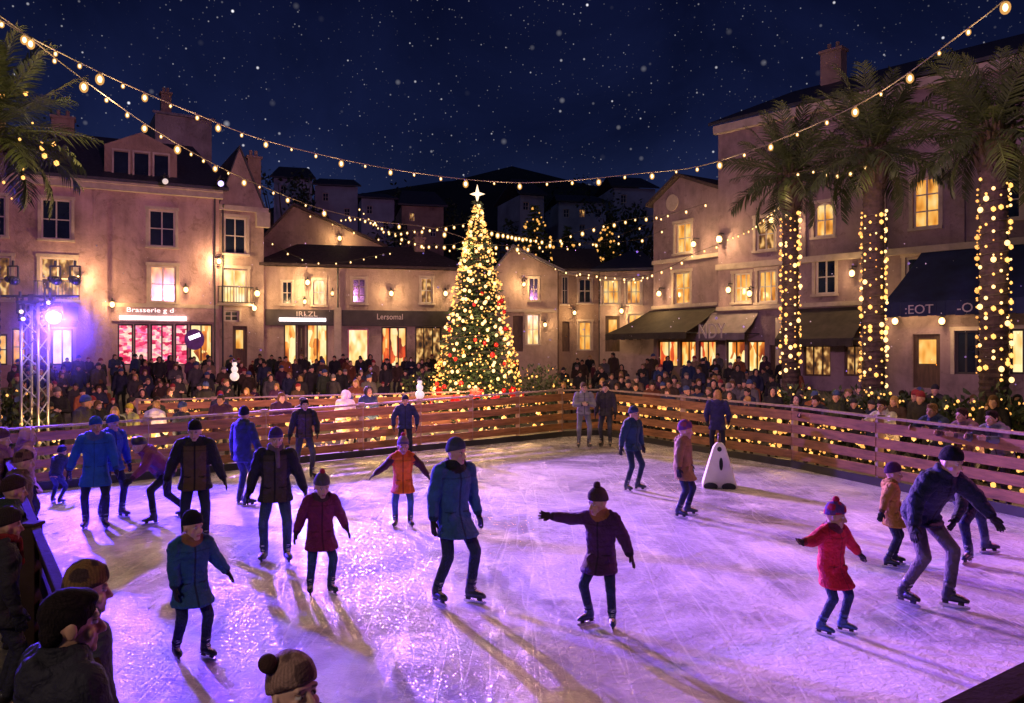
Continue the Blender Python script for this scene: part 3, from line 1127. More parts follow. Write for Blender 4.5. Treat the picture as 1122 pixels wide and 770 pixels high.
m.loft([(f.pt(um, n_, vm), f.u * .5, Vector((0, 0, .5))) for n_ in (.003, .07)], 18)
m.build('oculus', M['stone_trim'], b)
awning(f, b, f.uv(712, 337)[0], f.W - .1, v2 - .1, f.uv(740, 366)[1], 2.6, M['awning_brown'], u0b=f.uv(712, 337)[0] - 1.2)

# tall building on the right
f = Facade(787, 45, 1190, 32.5, .6)
HT = f.uv(787, 138)[1]
ops = [W_(828, 238, 848, 274, pane=DIM, bars=(1, 1), arch=True), W_(892, 222, 913, 259, pane=LIT, bars=(1, 1), arch=True), W_(1000, 194, 1029, 249, pane=LIT, bars=(1, 2), arch=True), W_(1085, 176, 1118, 240, pane=DK, bars=(1, 2), arch=True),
       W_(804, 299, 822, 331, pane=LIT, bars=(2, 1), sill=True), W_(830, 296, 850, 331, pane=LIT, bars=(2, 1)), W_(893, 284, 915, 322, pane=DK, bars=(1, 1)), W_(992, 281, 1022, 318, pane=DK, bars=(1, 0)),
       W_(795, 373, 816, 408, pane=M['shop_gold'], sill=False, sur=False, bars=(1, 0), frame=M['door_wood'], name='shop_window'), W_(818, 373, 838, 408, pane=M['shop_gold'], sill=False, sur=False, bars=(1, 0), frame=M['door_wood'], name='shop_window'),
       W_(843, 378, 853, 412, k='door'), W_(880, 378, 910, 412, pane=DIM, sill=False, sur=False, bars=(2, 0), frame=M['door_wood'], name='shop_window'), W_(925, 378, 945, 412, pane=DIM, sill=False, sur=False, bars=(1, 0), frame=M['door_wood'], name='shop_window'),
       W_(1000, 366, 1030, 425, k='door', pane=LIT), W_(1046, 362, 1080, 410, pane=DK, sill=False, bars=(2, 0), frame=M['dark_paint'], name='shop_window'), W_(1106, 360, 1135, 410, pane=M['shop_gold'], sill=False, bars=(1, 0), frame=M['dark_paint'], name='shop_window')]
b = make_building('grand_building', 'tallest mauve building behind the three palms, with arched lit upper windows', f, HT, 11, M['mauve_stucco'], ops)
rf = roof_eaves(f, b, f.W, HT, 11, 2.6, M['slate'], .4, hip=2.0)
box_part(f, 'cornice', b, M['stone_trim'], (-.15, f.W + .1, .002, .3, HT - .5, HT - .05))
v = f.uv(860, 287)[1]
box_part(f, 'string_course', b, M['stone_trim'], (0, f.W, .003, .3, v - .15, v + .15))
v = f.uv(830, 337)[1]
box_part(f, 'ledge', b, M['stone_trim'], (0, f.uv(960, 330)[0], .003, .25, v - .1, v + .12))
for px in (878, 965, 1050):
    u = f.uv(px, 240)[0]
    v = f.uv(860, 287)[1]
    box_part(f, 'pilaster', b, M['mauve_stucco'], (u - .3, u + .3, .002, .14, v + .16, HT - .52))
for px in (861, 965):
    u = f.uv(px, 380)[0]
    m = MB()
    m.tube([f.pt(u, .5, -1), f.pt(u, .5, 3.9)], .28, 14)
    m.build('column', M['stone_trim'], b, True)
chimney(f, rf, f.W * .25, -5, HT + 2, HT + 4.2, 1.2)
wall_lamp(f, b, 793, 263, 260, True, 1.2)
wall_lamp(f, b, 850, 242, 90, False)
wall_lamp(f, b, 803, 318, 60, True)
for lx, ly, lpow in ((826, 322, 60), (872, 250, 55), (938, 300, 60), (985, 352, 60), (1036, 352, 50)): wall_lamp(f, b, lx, ly, lpow)  # extra lamps added to warm this front
va, vb = f.uv(810, 340)[1], f.uv(810, 366)[1]
g = awning(f, b, f.uv(775, 340)[0] + .3, f.uv(832, 340)[0], va - .1, vb, 1.5, M['awning_grey'], n=8)
sign_text(f, b, 'NDY', 783, 812, 363, .8, M['letter'], 1.56, up=Vector((0, 0, 1)))
awning(f, b, f.uv(866, 340)[0], f.uv(950, 340)[0], f.uv(905, 338)[1], f.uv(905, 372)[1], 1.6, M['awning_brown'])
vt, vb = f.uv(1040, 268)[1], f.uv(1040, 334)[1]
g = awning(f, b, f.uv(1012, 300)[0], f.W - .6, vt - .15, vb, 3.0, M['awning_blue'], valance=.6, u0b=f.uv(1012, 300)[0] - .6)
ut = f.uv(1012, 300)[0]
sc0 = Facade(787, 45, 1190, 32.5, .6)
for tx, du in ((':EOT', .9), ('-O', 2.7)):
    me = text_mesh(tx, .55, .01)
    for vv in me.vertices: vv.co = f.pt(ut + du + vv.co.x, 3.03 + vv.co.z, vb - .48 + vv.co.y)
    link('sign_lettering', me, b, M['letter'])
li_u, li_v = f.uv(1010, 395)
GRAND = f

# ------------------------------------------------------------------ hill and hillside
def hill():
    rng = random.Random(5)
    xs = [-260 + 13 * i for i in range(41)]
    ys = [78 + 9 * j for j in range(16)]
    vs = []
    for y in ys:
        for x in xs:
            t = sstep(76, 150, y)
            h = 30 * t * (1 + .25 * math.sin(x * .028 + 1) + .2 * noise.noise(Vector((x * .02, y * .02, 3)))) * (1 - .25 * sstep(-10, 60, x)) + 2.5 * noise.noise(Vector((x * .06, y * .06, 1))) * t
            vs.append((x, y, -.5 + h))
    n = len(xs)
    fs = [(j * n + i, j * n + i + 1, (j + 1) * n + i + 1, (j + 1) * n + i) for j in range(len(ys) - 1) for i in range(n - 1)]
    me = bpy.data.meshes.new('hill')
    me.from_pydata(vs, [], fs)
    me.polygons.foreach_set('use_smooth', [True] * len(fs))
    return tag(link('hill', me, None, M['hill']), kind='structure')


HILL = hill()


def hill_h(x, y):
    t = sstep(76, 150, y)
    return -.5 + 30 * t * (1 + .25 * math.sin(x * .028 + 1) + .2 * noise.noise(Vector((x * .02, y * .02, 3)))) * (1 - .25 * sstep(-10, 60, x)) + 2.5 * noise.noise(Vector((x * .06, y * .06, 1))) * t


def far_house(label, px0, px1, py_eave, z, mt, rise=2.0, lit=()):
    f = Facade(px0, z, px1, z + 1)
    y = z + 4
    f.p.z = f.base = hill_h((f.p.x * 2 + f.W) / 2, y) - 1.5
    H = max(2.5, f.uv((px0 + px1) / 2, py_eave)[1])
    ops = []
    n_ = max(2, int((px1 - px0) / 16))
    for i in range(n_):
        c = px0 + (px1 - px0) * (i + .5) / n_
        for k in range(2):
            if (i, k) in lit or (i + k) % 2 == 0:
                ops.append(W_(c - 3.2, py_eave + 7 + 17 * k, c + 3.2, py_eave + 16 + 17 * k, pane=M['lit_dim'] if (i, k) in lit else DK, sur=False, sill=False))
    ops = [o for o in ops if f.rect(o['r'])[1] > 0 and f.rect(o['r'])[3] < H]
    b = make_building('hillside_house', label, f, H, 8, mt, ops)
    roof_eaves(f, b, f.W, H, 8, rise, M['slate'], .4, hip=.8)
    b['group'] = 'houses on the dark hill'


far_house('blue grey house on the hill, leftmost of the hillside houses', 300, 342, 196, 88, M['blue_wall'])
far_house('tall pale blue house on the hill above the brown barn gable', 345, 392, 204, 92, M['blue_wall'], 1.5)
far_house('dark blue house on the hill with a flat low roof above the shop row', 396, 432, 218, 90, M['blue_wall'], 1.2)
far_house('brown house on the hill left of the tree top, half lit', 440, 486, 226, 84, M['tan_stucco'], 2.2, ((0, 0),))
far_house('dark tower-like house on the hill right of the gabled tree top', 570, 596, 214, 92, M['blue_wall'], 2.5)
far_house('long dim house on the hill behind the lit fir trees', 612, 664, 222, 96, M['blue_wall'], 1.5, ((1, 0),))
far_house('dark blue house on the hill touching the gabled mauve house', 672, 718, 206, 98, M['blue_wall'], 2.0)
M['neon_soft'] = glow('frosted_lamp', (1, .86, .8), .6, False)
# ------------------------------------------------------------------ trees
def leaf_mesh(quads, name):
    me = bpy.data.meshes.new(name)
    v, f_ = [], []
    for q in quads:
        n = len(v)
        v.extend(q)
        f_.append(tuple(range(n, n + len(q))))
    me.from_pydata(v, [], f_)
    return me


def fir_crown(h, r, seed, tiers=26, nbr=16, needle=.16, per=11, z0=.35):
    """whorls of drooping branches carrying many small needle sprays"""
    rng = random.Random(seed)
    q = []
    for i in range(tiers):
        t = i / (tiers - 1)
        z = z0 + (h - z0) * t ** .92
        R_ = r * (1 - t) ** .88 + .05
        n = max(4, int(nbr * (1 - t * .7)))
        for k in range(n):
            a = 2 * math.pi * (k + rng.random() * .8) / n + i
            L_ = R_ * rng.uniform(.72, 1.12)
            d = Vector((math.cos(a), math.sin(a), 0))
            m = max(2, int(per * L_ / r) + 2)
            for j in range(m):
                s = (j + rng.random()) / m
                c = Vector((0, 0, z)) + d * (L_ * s) + Vector((0, 0, -.32 * L_ * s * s + .12 * L_ * s + rng.uniform(-.06, .06)))
                for e in range(3):
                    az = a + rng.uniform(-1.3, 1.3)
                    dd = Vector((math.cos(az), math.sin(az), rng.uniform(-.55, .35))).normalized()
                    sd = dd.cross(Vector((rng.uniform(-1, 1), rng.uniform(-1, 1), rng.uniform(-.5, 1)))).normalized()
                    ln, wd = needle * rng.uniform(.7, 1.5), needle * rng.uniform(.14, .3)
                    q.append([c - sd * wd, c + dd * ln * .6 - sd * wd * .8, c + dd * ln, c + sd * wd])
    return q


def taper_trunk(h, r, m_, root, name='trunk', seed=0):
    m = MB()
    rng = random.Random(seed)
    m.loft([(Vector((rng.uniform(-.02, .02), rng.uniform(-.02, .02), h * t)), Vector((r * (1 - .85 * t), 0, 0)), Vector((0, r * (1 - .85 * t), 0))) for t in [i / 8 for i in range(9)]], 12)
    return m.build(name, m_, root, True)


BULB = ico(1, 1.0)
BULB.materials.append(M['bulb'])
BULBH = ico(2, 1.0)
BULBH.materials.append(M['bulb_hot'])
M['bulb_bright'] = glow('bright_bulb', (1, .62, .24), 2.3, False)
BULBB = ico(2, 1.0)
BULBB.materials.append(M['bulb_bright'])
BULBS = ico(1, 1.0)
BULBS.materials.append(M['bulb_soft'])


def put_bulb(root, p, r, me=None, name='bulb'):
    o = bpy.data.objects.new(name, me or BULB)
    o.location = p
    o.scale = (r, r, r * 1.15)
    o.parent = root
    COL.objects.link(o)
    return o


def bulbs_mass(root, pts, me_mat, name='bulb'):
    """the remaining small bulbs of a string as one mesh"""
    src = ico(1, 1.0)
    co = np.array([v.co[:] for v in src.vertices])
    fs = [tuple(p.vertices) for p in src.polygons]
    V_, F_ = [], []
    for p, r in pts:
        n = len(V_)
        V_.extend((co * r + np.array(p[:])).tolist())
        F_.extend([tuple(i + n for i in f_) for f_ in fs])
    me = bpy.data.meshes.new('bulbs')
    me.from_pydata(V_, [], F_)
    me.polygons.foreach_set('use_smooth', [True] * len(F_))
    o = link(name, me, root, me_mat)
    o['kind'] = 'stuff'
    return o


def point(loc, energy, col=(1, .60, .25), r=.25, name='warm_light'):  # unseen fill light added beside bulbs and lamps to spread their glow
    li = bpy.data.lights.new(name, 'POINT')
    li.energy = energy
    li.color = col
    li.shadow_soft_size = r
    o = bpy.data.objects.new(name, li)
    o.location = loc
    COL.objects.link(o)
    return o


# the big Christmas tree
TZ = 29.5
tp = at(523, 385, TZ)
TB = Vector((tp.x, TZ, gz(tp.x, TZ) - .02))
TH = at(523, 222, TZ).z - TB.z
tree = empty('christmas_tree', TB)
tag(tree, 'tall Christmas tree with red baubles and a pale star, behind the back fence', 'Christmas tree')
taper_trunk(TH * .97, .2, M['bark'], tree)
TR = 1.78
cr = fir_crown(TH, TR, 3, 34, 22, .17, 12, .3)
link('crown', leaf_mesh(cr, 'fir_crown'), tree, M['needles'])
m = MB()
stc = Vector((0, 0, TH + .32))
pts = []
for k in range(8):
    a = math.pi / 2 + 2 * math.pi * k / 8
    rr = (.36 if k % 4 == 0 else .28) if k % 2 == 0 else .10
    pts.append(stc + Vector((rr * math.cos(a), 0, rr * math.sin(a))))
m.add([stc + Vector((0, -.09, 0)), stc + Vector((0, .09, 0))] + pts, [(0, 2 + k, 2 + (k + 1) % 8) for k in range(8)] + [(1, 2 + (k + 1) % 8, 2 + k) for k in range(8)])
m.tube([Vector((0, 0, TH - .3)), Vector((0, 0, TH + .3))], .02, 6)
m.build('star', M['star'], tree)
rng = random.Random(8)


def cone_pt(rng, h, r, pw=.88, zmin=.06):
    while True:
        t = rng.random() ** 1.35
        if t < zmin or t > .985: continue
        a = rng.uniform(0, 2 * math.pi)
        z = .3 + (h - .3) * t ** .92
        R_ = r * (1 - t) ** pw + .05
        return a, z, R_


BAUB = ico(2, 1.0)
BAUB.materials.append(M['red'])
BAUG = ico(2, 1.0)
BAUG.materials.append(M['gold'])
for k in range(34):
    a, z, R_ = cone_pt(rng, TH, TR)
    while z > TH * .62: a, z, R_ = cone_pt(rng, TH, TR)
    if k % 3: a = -math.pi / 2 + rng.uniform(-1.4, 1.4)
    R_ *= .97
    put_bulb(tree, (R_ * math.cos(a), R_ * math.sin(a), z - .3 * R_ * .5), rng.uniform(.06, .095), BAUB if k % 4 else BAUG, 'bauble')
for k in range(7):      # red flower bows round the skirt of the tree
    a = -math.pi / 2 + (k - 3) * .42
    c = Vector((TR * .98 * math.cos(a), TR * .98 * math.sin(a), 1.0 + (k % 2) * .28))
    m = MB()
    for e in range(7):
        t = 2 * math.pi * e / 7
        side = Vector((-math.sin(a), math.cos(a), 0))
        d = side * math.cos(t) + Vector((0, 0, math.sin(t)))
        m.loft([(c + d * (.02 + .2 * s), d.cross(Vector((math.cos(a), math.sin(a), 0))) * (.085 * math.sin(math.pi * (s * .9 + .08))), Vector((math.cos(a), math.sin(a), 0)) * .015) for s in (0, .3, .6, 1)], 6)
    m.build('red_bow', M['red'], tree)
lights = empty('tree_light_string', TB)
tag(lights, 'dense string of golden lights wound all over the tall Christmas tree', 'string lights', 'light strings in the square')
pts = []
for k in range(1500):
    a, z, R_ = cone_pt(rng, TH, TR)
    front = -math.sin(a)
    R_ *= rng.uniform(.86, 1.08)
    pts.append((Vector((R_ * math.cos(a), R_ * math.sin(a), z - .2 * R_ + rng.uniform(-.08, .08))), rng.choice((.024, .029, .034, .042, .058)), front))
for k in range(90):    # garland ring near the top, as in a swag
    a = 2 * math.pi * k / 90
    z = TH * .70 + .08 * math.sin(3 * a)
    R_ = TR * (.285) * 1.12
    pts.append((Vector((R_ * math.cos(a), R_ * math.sin(a), z)), .042, -math.sin(a)))
pts.sort(key=lambda t: -(t[1] * (1 if t[2] > .3 else .1)))
for p, r, fr in pts[:100]: put_bulb(lights, p, r, BULBB)
bulbs_mass(lights, [(p, r) for p, r, _ in pts[100:1050]], M['bulb'])
o = bulbs_mass(lights, [(p, r) for p, r, _ in pts[1050:]], M['bulb_soft'])
wire = MB()
sp = [Vector(((TR * (1 - t) ** .88 + .03) * math.cos(40 * t * 2), (TR * (1 - t) ** .88 + .03) * math.sin(40 * t * 2), .4 + (TH - .5) * t)) for t in [i / 420 for i in range(421)]]
wire.tube(sp, .008, 5)
wire.build('wire', M['cable'], lights)
point(TB + Vector((0, -2.3, 1.6)), 160)
point(TB + Vector((0, -1.9, 3.6)), 110)
point(TB + Vector((-1.9, -1.0, 2.2)), 70)
point(TB + Vector((1.9, -1.0, 2.2)), 70)
# trough of red plants at its foot
# other firs carrying lights, behind the roofs
def lit_fir(label, px, z, ptop, pbot, r, seed, nb):
    x = at(px, 0, z).x
    zb = at(px, pbot, z).z
    h = at(px, ptop, z).z - zb
    root = empty('fir_tree', (x, z, zb))
    tag(root, label, 'fir tree', 'dark firs with lights behind the roofs')
    taper_trunk(h * .97, .22, M['bark'], root)
    link('crown', leaf_mesh(fir_crown(h, r, seed, 22, 14, .34, 8), 'fir_crown'), root, M['needles'])
    ls = empty('fir_light_string', (x, z, zb))
    tag(ls, 'golden light string on the ' + label, 'string lights', 'light strings in the square')
    rng = random.Random(seed)
    ps = []
    for k in range(nb):
        a, zz, R_ = cone_pt(rng, h, r)
        a = -math.pi / 2 + rng.uniform(-1.5, 1.5)
        ps.append((Vector((R_ * math.cos(a), R_ * math.sin(a), zz - .15 * R_)), rng.choice((.07, .09, .12))))
    for p, r_ in ps[:60]: put_bulb(ls, p, r_, BULBS)
    if ps[60:]: bulbs_mass(ls, ps[60:], M['bulb_soft'])


lit_fir('pointed fir with golden lights behind the pale house', 586, 64, 226, 330, 3.1, 11, 90)
lit_fir('broad fir with golden lights behind the hipped house', 664, 66, 246, 330, 3.0, 12, 70)
lit_fir('dark fir with few lights between the two lit firs', 622, 68, 250, 330, 2.6, 13, 26)


def broad_tree(label, px, z, ptop, w, seed, pbot=None, group='dark trees on the hill', leaf=.5, n=900, name='hill_tree'):
    x = at(px, 0, z).x
    zb = hill_h(x, z) - .3 if pbot is None else at(px, pbot, z).z
    h = max(3, at(px, ptop, z).z - zb)
    root = empty(name, (x, z, zb))
    tag(root, label, 'tree', group)
    rng = random.Random(seed)
    m = MB()
    m.loft([(Vector((0, 0, h * .6 * t)), Vector((.3 * (1 - .6 * t), 0, 0)), Vector((0, .3 * (1 - .6 * t), 0))) for t in (0, .5, 1)], 8)
    for k in range(6):
        a = rng.uniform(0, 6.28)
        m.tube([(0, 0, h * rng.uniform(.3, .55)), (w * .3 * math.cos(a), w * .3 * math.sin(a), h * .7), (w * .42 * math.cos(a), w * .42 * math.sin(a), h * .85)], [.12, .08, .03], 6)
    m.build('trunk', M['bark'], root)
    cl = [(Vector((rng.gauss(0, w * .24), rng.gauss(0, w * .24), h * rng.uniform(.42, .93))), w * rng.uniform(.14, .27)) for _ in range(16)]
    q = []
    for _ in range(n):
        c, r = rng.choice(cl)
        d = Vector((rng.gauss(0, 1), rng.gauss(0, 1), rng.gauss(0, 1))).normalized()
        p = c + d * r * rng.random() ** .4
        a, b = Vector((rng.gauss(0, 1), rng.gauss(0, 1), rng.gauss(0, 1))).normalized(), d
        s = a.cross(b).normalized()
        l_ = leaf * rng.uniform(.6, 1.3)
        q.append([p, p + a * l_ * .5 + s * l_ * .3, p + a * l_, p + a * l_ * .5 - s * l_ * .3])
    link('crown', leaf_mesh(q, 'crown'), root, M['leaf'])


for i, (lb, px, z, pt_, w) in enumerate([
        ('dark broad tree on the hill above the mansard roof', 70, 80, 122, 9), ('low dark tree at the far left above the slate roof', 22, 78, 140, 8),
        ('round dark tree on the hill beside the narrow gabled house', 318, 84, 172, 8), ('dark tree between the two left hillside houses', 292, 90, 178, 7),
        ('low dark bush-like tree above the shop row roof', 428, 80, 236, 8), ('dark tree above the brown hillside house', 500, 90, 222, 7),
        ('slim dark tree right of the big tree top', 556, 84, 232, 5), ('dark round tree above the long dim hillside house', 690, 88, 212, 7), ('dark tree touching the gable of the mauve house', 716, 76, 236, 7),
        ('small dark tree on the hill crest left of the star', 455, 100, 200, 8), ('wide dark tree on the hill crest right of the star', 600, 104, 190, 9)]):
    broad_tree(lb, px, z, pt_, w, 40 + i)


# ------------------------------------------------------------------ palms
def frond_mesh(L_, seed, droop=.5, nl=34):
    rng = random.Random(seed)
    q = []
    spine = []
    for i in range(15):
        t = i / 14
        spine.append(Vector((L_ * (t - droop * .25 * t ** 3), 0, L_ * (.42 * t - droop * t * t))))
    m = MB()
    m.tube(spine, [.035 * (1 - .85 * i / 14) for i in range(15)], 5)
    for s in (-1, 1):
        for i in range(nl):
            t = .08 + .92 * (i + rng.random() * .6) / nl
            k = min(13, int(t * 14))
            f_ = t * 14 - k
            p = spine[k].lerp(spine[k + 1], f_)
            d = (spine[k + 1] - spine[k]).normalized()
            ll = L_ * .27 * math.sin(math.pi * (.12 + .80 * t)) ** .8 * rng.uniform(.85, 1.1)
            out = (Vector((0, s, 0)) * .85 + d * .75 + Vector((0, 0, rng.uniform(-.25, .30)))).normalized()
            side = out.cross(Vector((0, 0, 1))).normalized() * .024
            tip = p + out * ll + Vector((0, 0, -.28 * ll))
            mid = p + out * ll * .55 + Vector((0, 0, -.04 * ll))
            m.add([p - side * .6, mid - side, tip, mid + side, p + side * .6], [(0, 1, 2, 3, 4)])
    me = m.mesh('palm_frond')
    me.materials.append(M['frond'])
    return me


FR = [frond_mesh(2.7, 1, .25), frond_mesh(2.6, 2, .45), frond_mesh(2.6, 3, .7), frond_mesh(2.3, 4, 1.0), frond_mesh(2.5, 5, .1)]


def palm(label, x, y, zb, hc, r, seed, sc_=1.0, nf=44, lean=0):
    """trunk to height hc, a thick head of old leaf bases, then the fan of fronds"""
    root = empty('palm_tree', (x, y, zb))
    tag(root, label, 'palm tree')
    rng = random.Random(seed)
    m = MB()
    rings = []
    nz = int(hc / .075)
    for i in range(nz + 1):
        z = hc * i / nz
        rr = r * (1.0 + .12 * math.exp(-z * 1.5)) * (1 + (.05 if i % 2 else -.03)) * (1 - .12 * z / hc)
        rings.append((Vector((lean * (z / hc) ** 2, 0, z)), Vector((rr, 0, 0)), Vector((0, rr, 0))))
    m.loft(rings, 18)
    m.build('trunk', M['palm_bark'], root)
    top = Vector((lean, 0, hc))
    m = MB()
    for i in range(110):    # old leaf bases
        t = rng.random()
        a = rng.uniform(0, 6.28)
        z = -.95 + 1.15 * t
        rr = r * (.85 + .45 * math.sin(math.pi * min(1, t * .9 + .05)))
        d = Vector((math.cos(a), math.sin(a), 0))
        p = top + d * rr * .8 + Vector((0, 0, z))
        m.cap(p, .075, p + d * .12 + Vector((0, 0, .26)), .03, 5)
    m.ell(top + Vector((0, 0, -.35)), (r * 1.12, r * 1.12, .75))
    m.build('leaf_base', M['palm_bark'], root)
    for i in range(nf):
        t = i / (nf - 1)
        el = 1.5 - 2.05 * t ** 1.1           # from upright to hanging
        k = 4 if t < .45 else 0 if t < .74 else 1 if t < .92 else 2
        o = bpy.data.objects.new('frond', FR[k])
        o.parent = root
        o.location = top + Vector((0, 0, .15 * (1 - t)))
        o.rotation_euler = Matrix.Rotation(2.4 * i + rng.uniform(-.2, .2), 3, 'Z').to_euler()
        mt = Matrix.Rotation(2.4 * i + rng.uniform(-.2, .2), 4, 'Z') @ Matrix.Rotation(-(el - .35) * .75, 4, 'Y') @ Matrix.Rotation(rng.uniform(-.4, .4), 4, 'X')
        o.rotation_euler = mt.to_euler()
        s_ = sc_ * rng.uniform(.8, 1.12)
        o.scale = (s_, s_, s_)
        COL.objects.link(o)
    return root


def palm_lights(label, x, y, zb, z0, z1, r, seed, n, lean=0, hc=6):
    root = empty('palm_light_string', (x, y, zb))
    tag(root, label, 'string lights', 'light strings in the square')
    rng = random.Random(seed)
    pts = []
    turns = (z1 - z0) / .24
    wp = []
    for i in range(int(turns * 14)):
        t = i / (turns * 14)
        a = 2 * math.pi * turns * t + seed
        z = z0 + (z1 - z0) * t
        rr = r * (1 - .12 * z / hc) + .03
        wp.append(Vector((lean * (z / hc) ** 2 + rr * math.cos(a), rr * math.sin(a), z)))
    m = MB()
    m.tube(wp, .009, 5)
    m.build('wire', M['cable'], root)
    for i in range(n):
        p = wp[int((i + rng.random()) / n * (len(wp) - 1))]
        d = Vector((p.x, p.y, 0)).normalized() * .025
        pts.append((p + d + Vector((0, 0, rng.uniform(-.09, .09))), rng.choice((.02, .026, .034, .042, .062)), -p.y))
    pts.sort(key=lambda t: -(t[1] + (.2 if t[2] > -.1 else 0)))
    for k, (p, r_, _) in enumerate(pts[:100]): put_bulb(root, p, r_ * .95, BULBB if k % 3 == 0 else BULB)
    if pts[100:]: bulbs_mass(root, [(p, r_) for p, r_, _ in pts[100:]], M['bulb_soft'])
    point(Vector((x, y, zb)) + Vector((-.25, -r - .7, (z0 + z1) / 2)), 24)
    point(Vector((x, y, zb)) + Vector((-.5, -r - .9, z1 + .5)), 30)


for lb, lb2, px, z, pcr, r, seed, sc_, l0, l1 in [
        ('palm with the lowest crown, leftmost of the three lit palms', 'spiral of lights round the leftmost palm trunk', 866, 24, 196, .25, 21, .80, 408, 232),
        ('middle palm of the three, its light-wrapped trunk before the grand building', 'spiral of lights round the middle palm trunk', 957, 21.5, 168, .29, 22, .86, 425, 228),
        ('rightmost palm, by the navy awning, its trunk wrapped in lights', 'spiral of lights round the rightmost palm trunk beside the navy awning', 1089, 18.5, 148, .31, 23, .84, 415, 198)]:
    p = at(px, 385, z)
    zb = gz(p.x, z)
    hc = at(px, pcr, z).z - zb
    palm(lb, p.x, z, zb, hc, r, seed, sc_)
    palm_lights(lb2, p.x, z, zb, at(px, l0, z).z - zb, at(px, l1, z).z - zb, r, seed, 185, 0, hc)
p = at(-18, 385, 16)
hc = at(0, 150, 16).z
palm('dark tree-like palm with scattered lights, cut by the left picture edge', p.x, 16, 0, hc, .3, 29, .82, 46)
rt = empty('palm_light_string', (p.x, 16, 0))
tag(rt, 'loose golden lights hanging in the foliage at the left edge', 'string lights', 'light strings in the square')
rng = random.Random(4)
for k in range(60):
    a, e = rng.uniform(0, 6.28), rng.uniform(-1.25, .7)
    rr = rng.uniform(.4, 1.45)
    put_bulb(rt, Vector((rr * math.cos(a) * math.cos(e), rr * math.sin(a) * math.cos(e) - .2, hc + .1 + 1.5 * math.sin(e))), rng.choice((.02, .03, .04, .055)))
point((p.x + 1.2, 14.2, hc - 1.2), 60)


def bush(label, px, z, w, h, seed, lit=14, ptop=None, group='planted bushes with fairy lights'):
    x = at(px, 0, z).x
    root = empty('bush', (x, z, gz(x, z)))
    tag(root, label, 'bush', group)
    rng = random.Random(seed)
    q = []
    for _ in range(750):
        d = Vector((rng.gauss(0, 1), rng.gauss(0, 1), rng.gauss(0, 1))).normalized() * (rng.random() ** .33)
        p = Vector((d.x * w / 2, d.y * w / 2, h * .55 + d.z * h * .48)) * (1 + .2 * noise.noise(d * 2.5 + Vector((seed, 0, 0))))
        a = (d + Vector((rng.gauss(0, .7), rng.gauss(0, .7), rng.gauss(0, .5) + .3))).normalized()
        s = a.cross(Vector((rng.gauss(0, 1), rng.gauss(0, 1), rng.gauss(0, 1)))).normalized()
        l_ = .16 * rng.uniform(.6, 1.4)
        q.append([p, p + a * l_ * .5 + s * l_ * .28, p + a * l_, p + a * l_ * .5 - s * l_ * .28])
    link('foliage', leaf_mesh(q, 'foliage'), root, M['leaf'])
    m = MB()
    for k in range(5):
        a = rng.uniform(0, 6.28)
        m.tube([(0, 0, 0), (w * .15 * math.cos(a), w * .15 * math.sin(a), h * .4), (w * .3 * math.cos(a), w * .3 * math.sin(a), h * .8)], [.03, .02, .01], 5)
    m.build('stem', M['bark'], root)
    for k in range(lit):
        a, e = rng.uniform(-3.0, -.1), rng.uniform(-.5, 1.2)
        put_bulb(root, (w * .52 * math.cos(a) * math.cos(e), w * .52 * math.sin(a) * math.cos(e), h * .55 + h * .5 * math.sin(e)), rng.choice((.022, .03, .04)), BULB if k % 3 else BULBS)


bush('bush with bright golden lights at the foot of the leftmost palm', 872, 23, 1.7, 1.7, 51, 46)
bush('dark bush with small white lights between the left and middle palms', 915, 21.5, 1.6, 1.5, 52, 16)
bush('dark bush with lights at the foot of the middle palm', 958, 20.6, 1.7, 1.7, 53, 28)
bush('dark bush between the middle and right palms', 1010, 20.5, 1.9, 1.6, 54, 8)
bush('bush with orange lights left of the right palm', 1055, 18.4, 1.5, 1.6, 55, 24)
bush('bush at the foot of the right palm', 1098, 17.6, 1.5, 1.7, 56, 22)
bush('low bush with amber lights right of the Christmas tree', 592, 30, 2.4, 2.0, 57, 40)
bush('bush with amber lights left of the Christmas tree foot', 462, 30.5, 1.6, 1.7, 58, 26)
bush('round bush with pale lights behind the back fence left of the speaker truss', 12, 17.6, 1.6, 1.9, 59, 14)

# ------------------------------------------------------------------ overhead strings
def catmull(pts, n=14):
    out = []
    P = [pts[0] * 2 - pts[1]] + pts + [pts[-1] * 2 - pts[-2]]
    for i in range(1, len(P) - 2):
        for k in range(n):
            t = k / n
            a, b, c, d = P[i - 1], P[i], P[i + 1], P[i + 2]
            out.append(.5 * (2 * b + (c - a) * t + (2 * a - 5 * b + 4 * c - d) * t * t + (3 * b - a - 3 * c + d) * t ** 3))
    out.append(pts[-1])
    return out


def globe_mesh():
    """festoon bulb hanging from the origin: socket, clear globe, bright core (unit: globe radius 1)"""
    m = MB()
    m.tube([(0, 0, .05), (0, 0, -.55)], [.38, .42], 10, 0)
    m.ell((0, 0, -1.5), (1, 1, 1.15), None, 18, 1)
    m.ell((0, 0, -1.45), (.5, .5, .68), None, 14, 2)
    me = m.mesh('festoon_bulb', True)
    for k in ('cable', 'bulb_glass', 'bulb_hot'): me.materials.append(M[k])
    return me


GLOBE = globe_mesh()


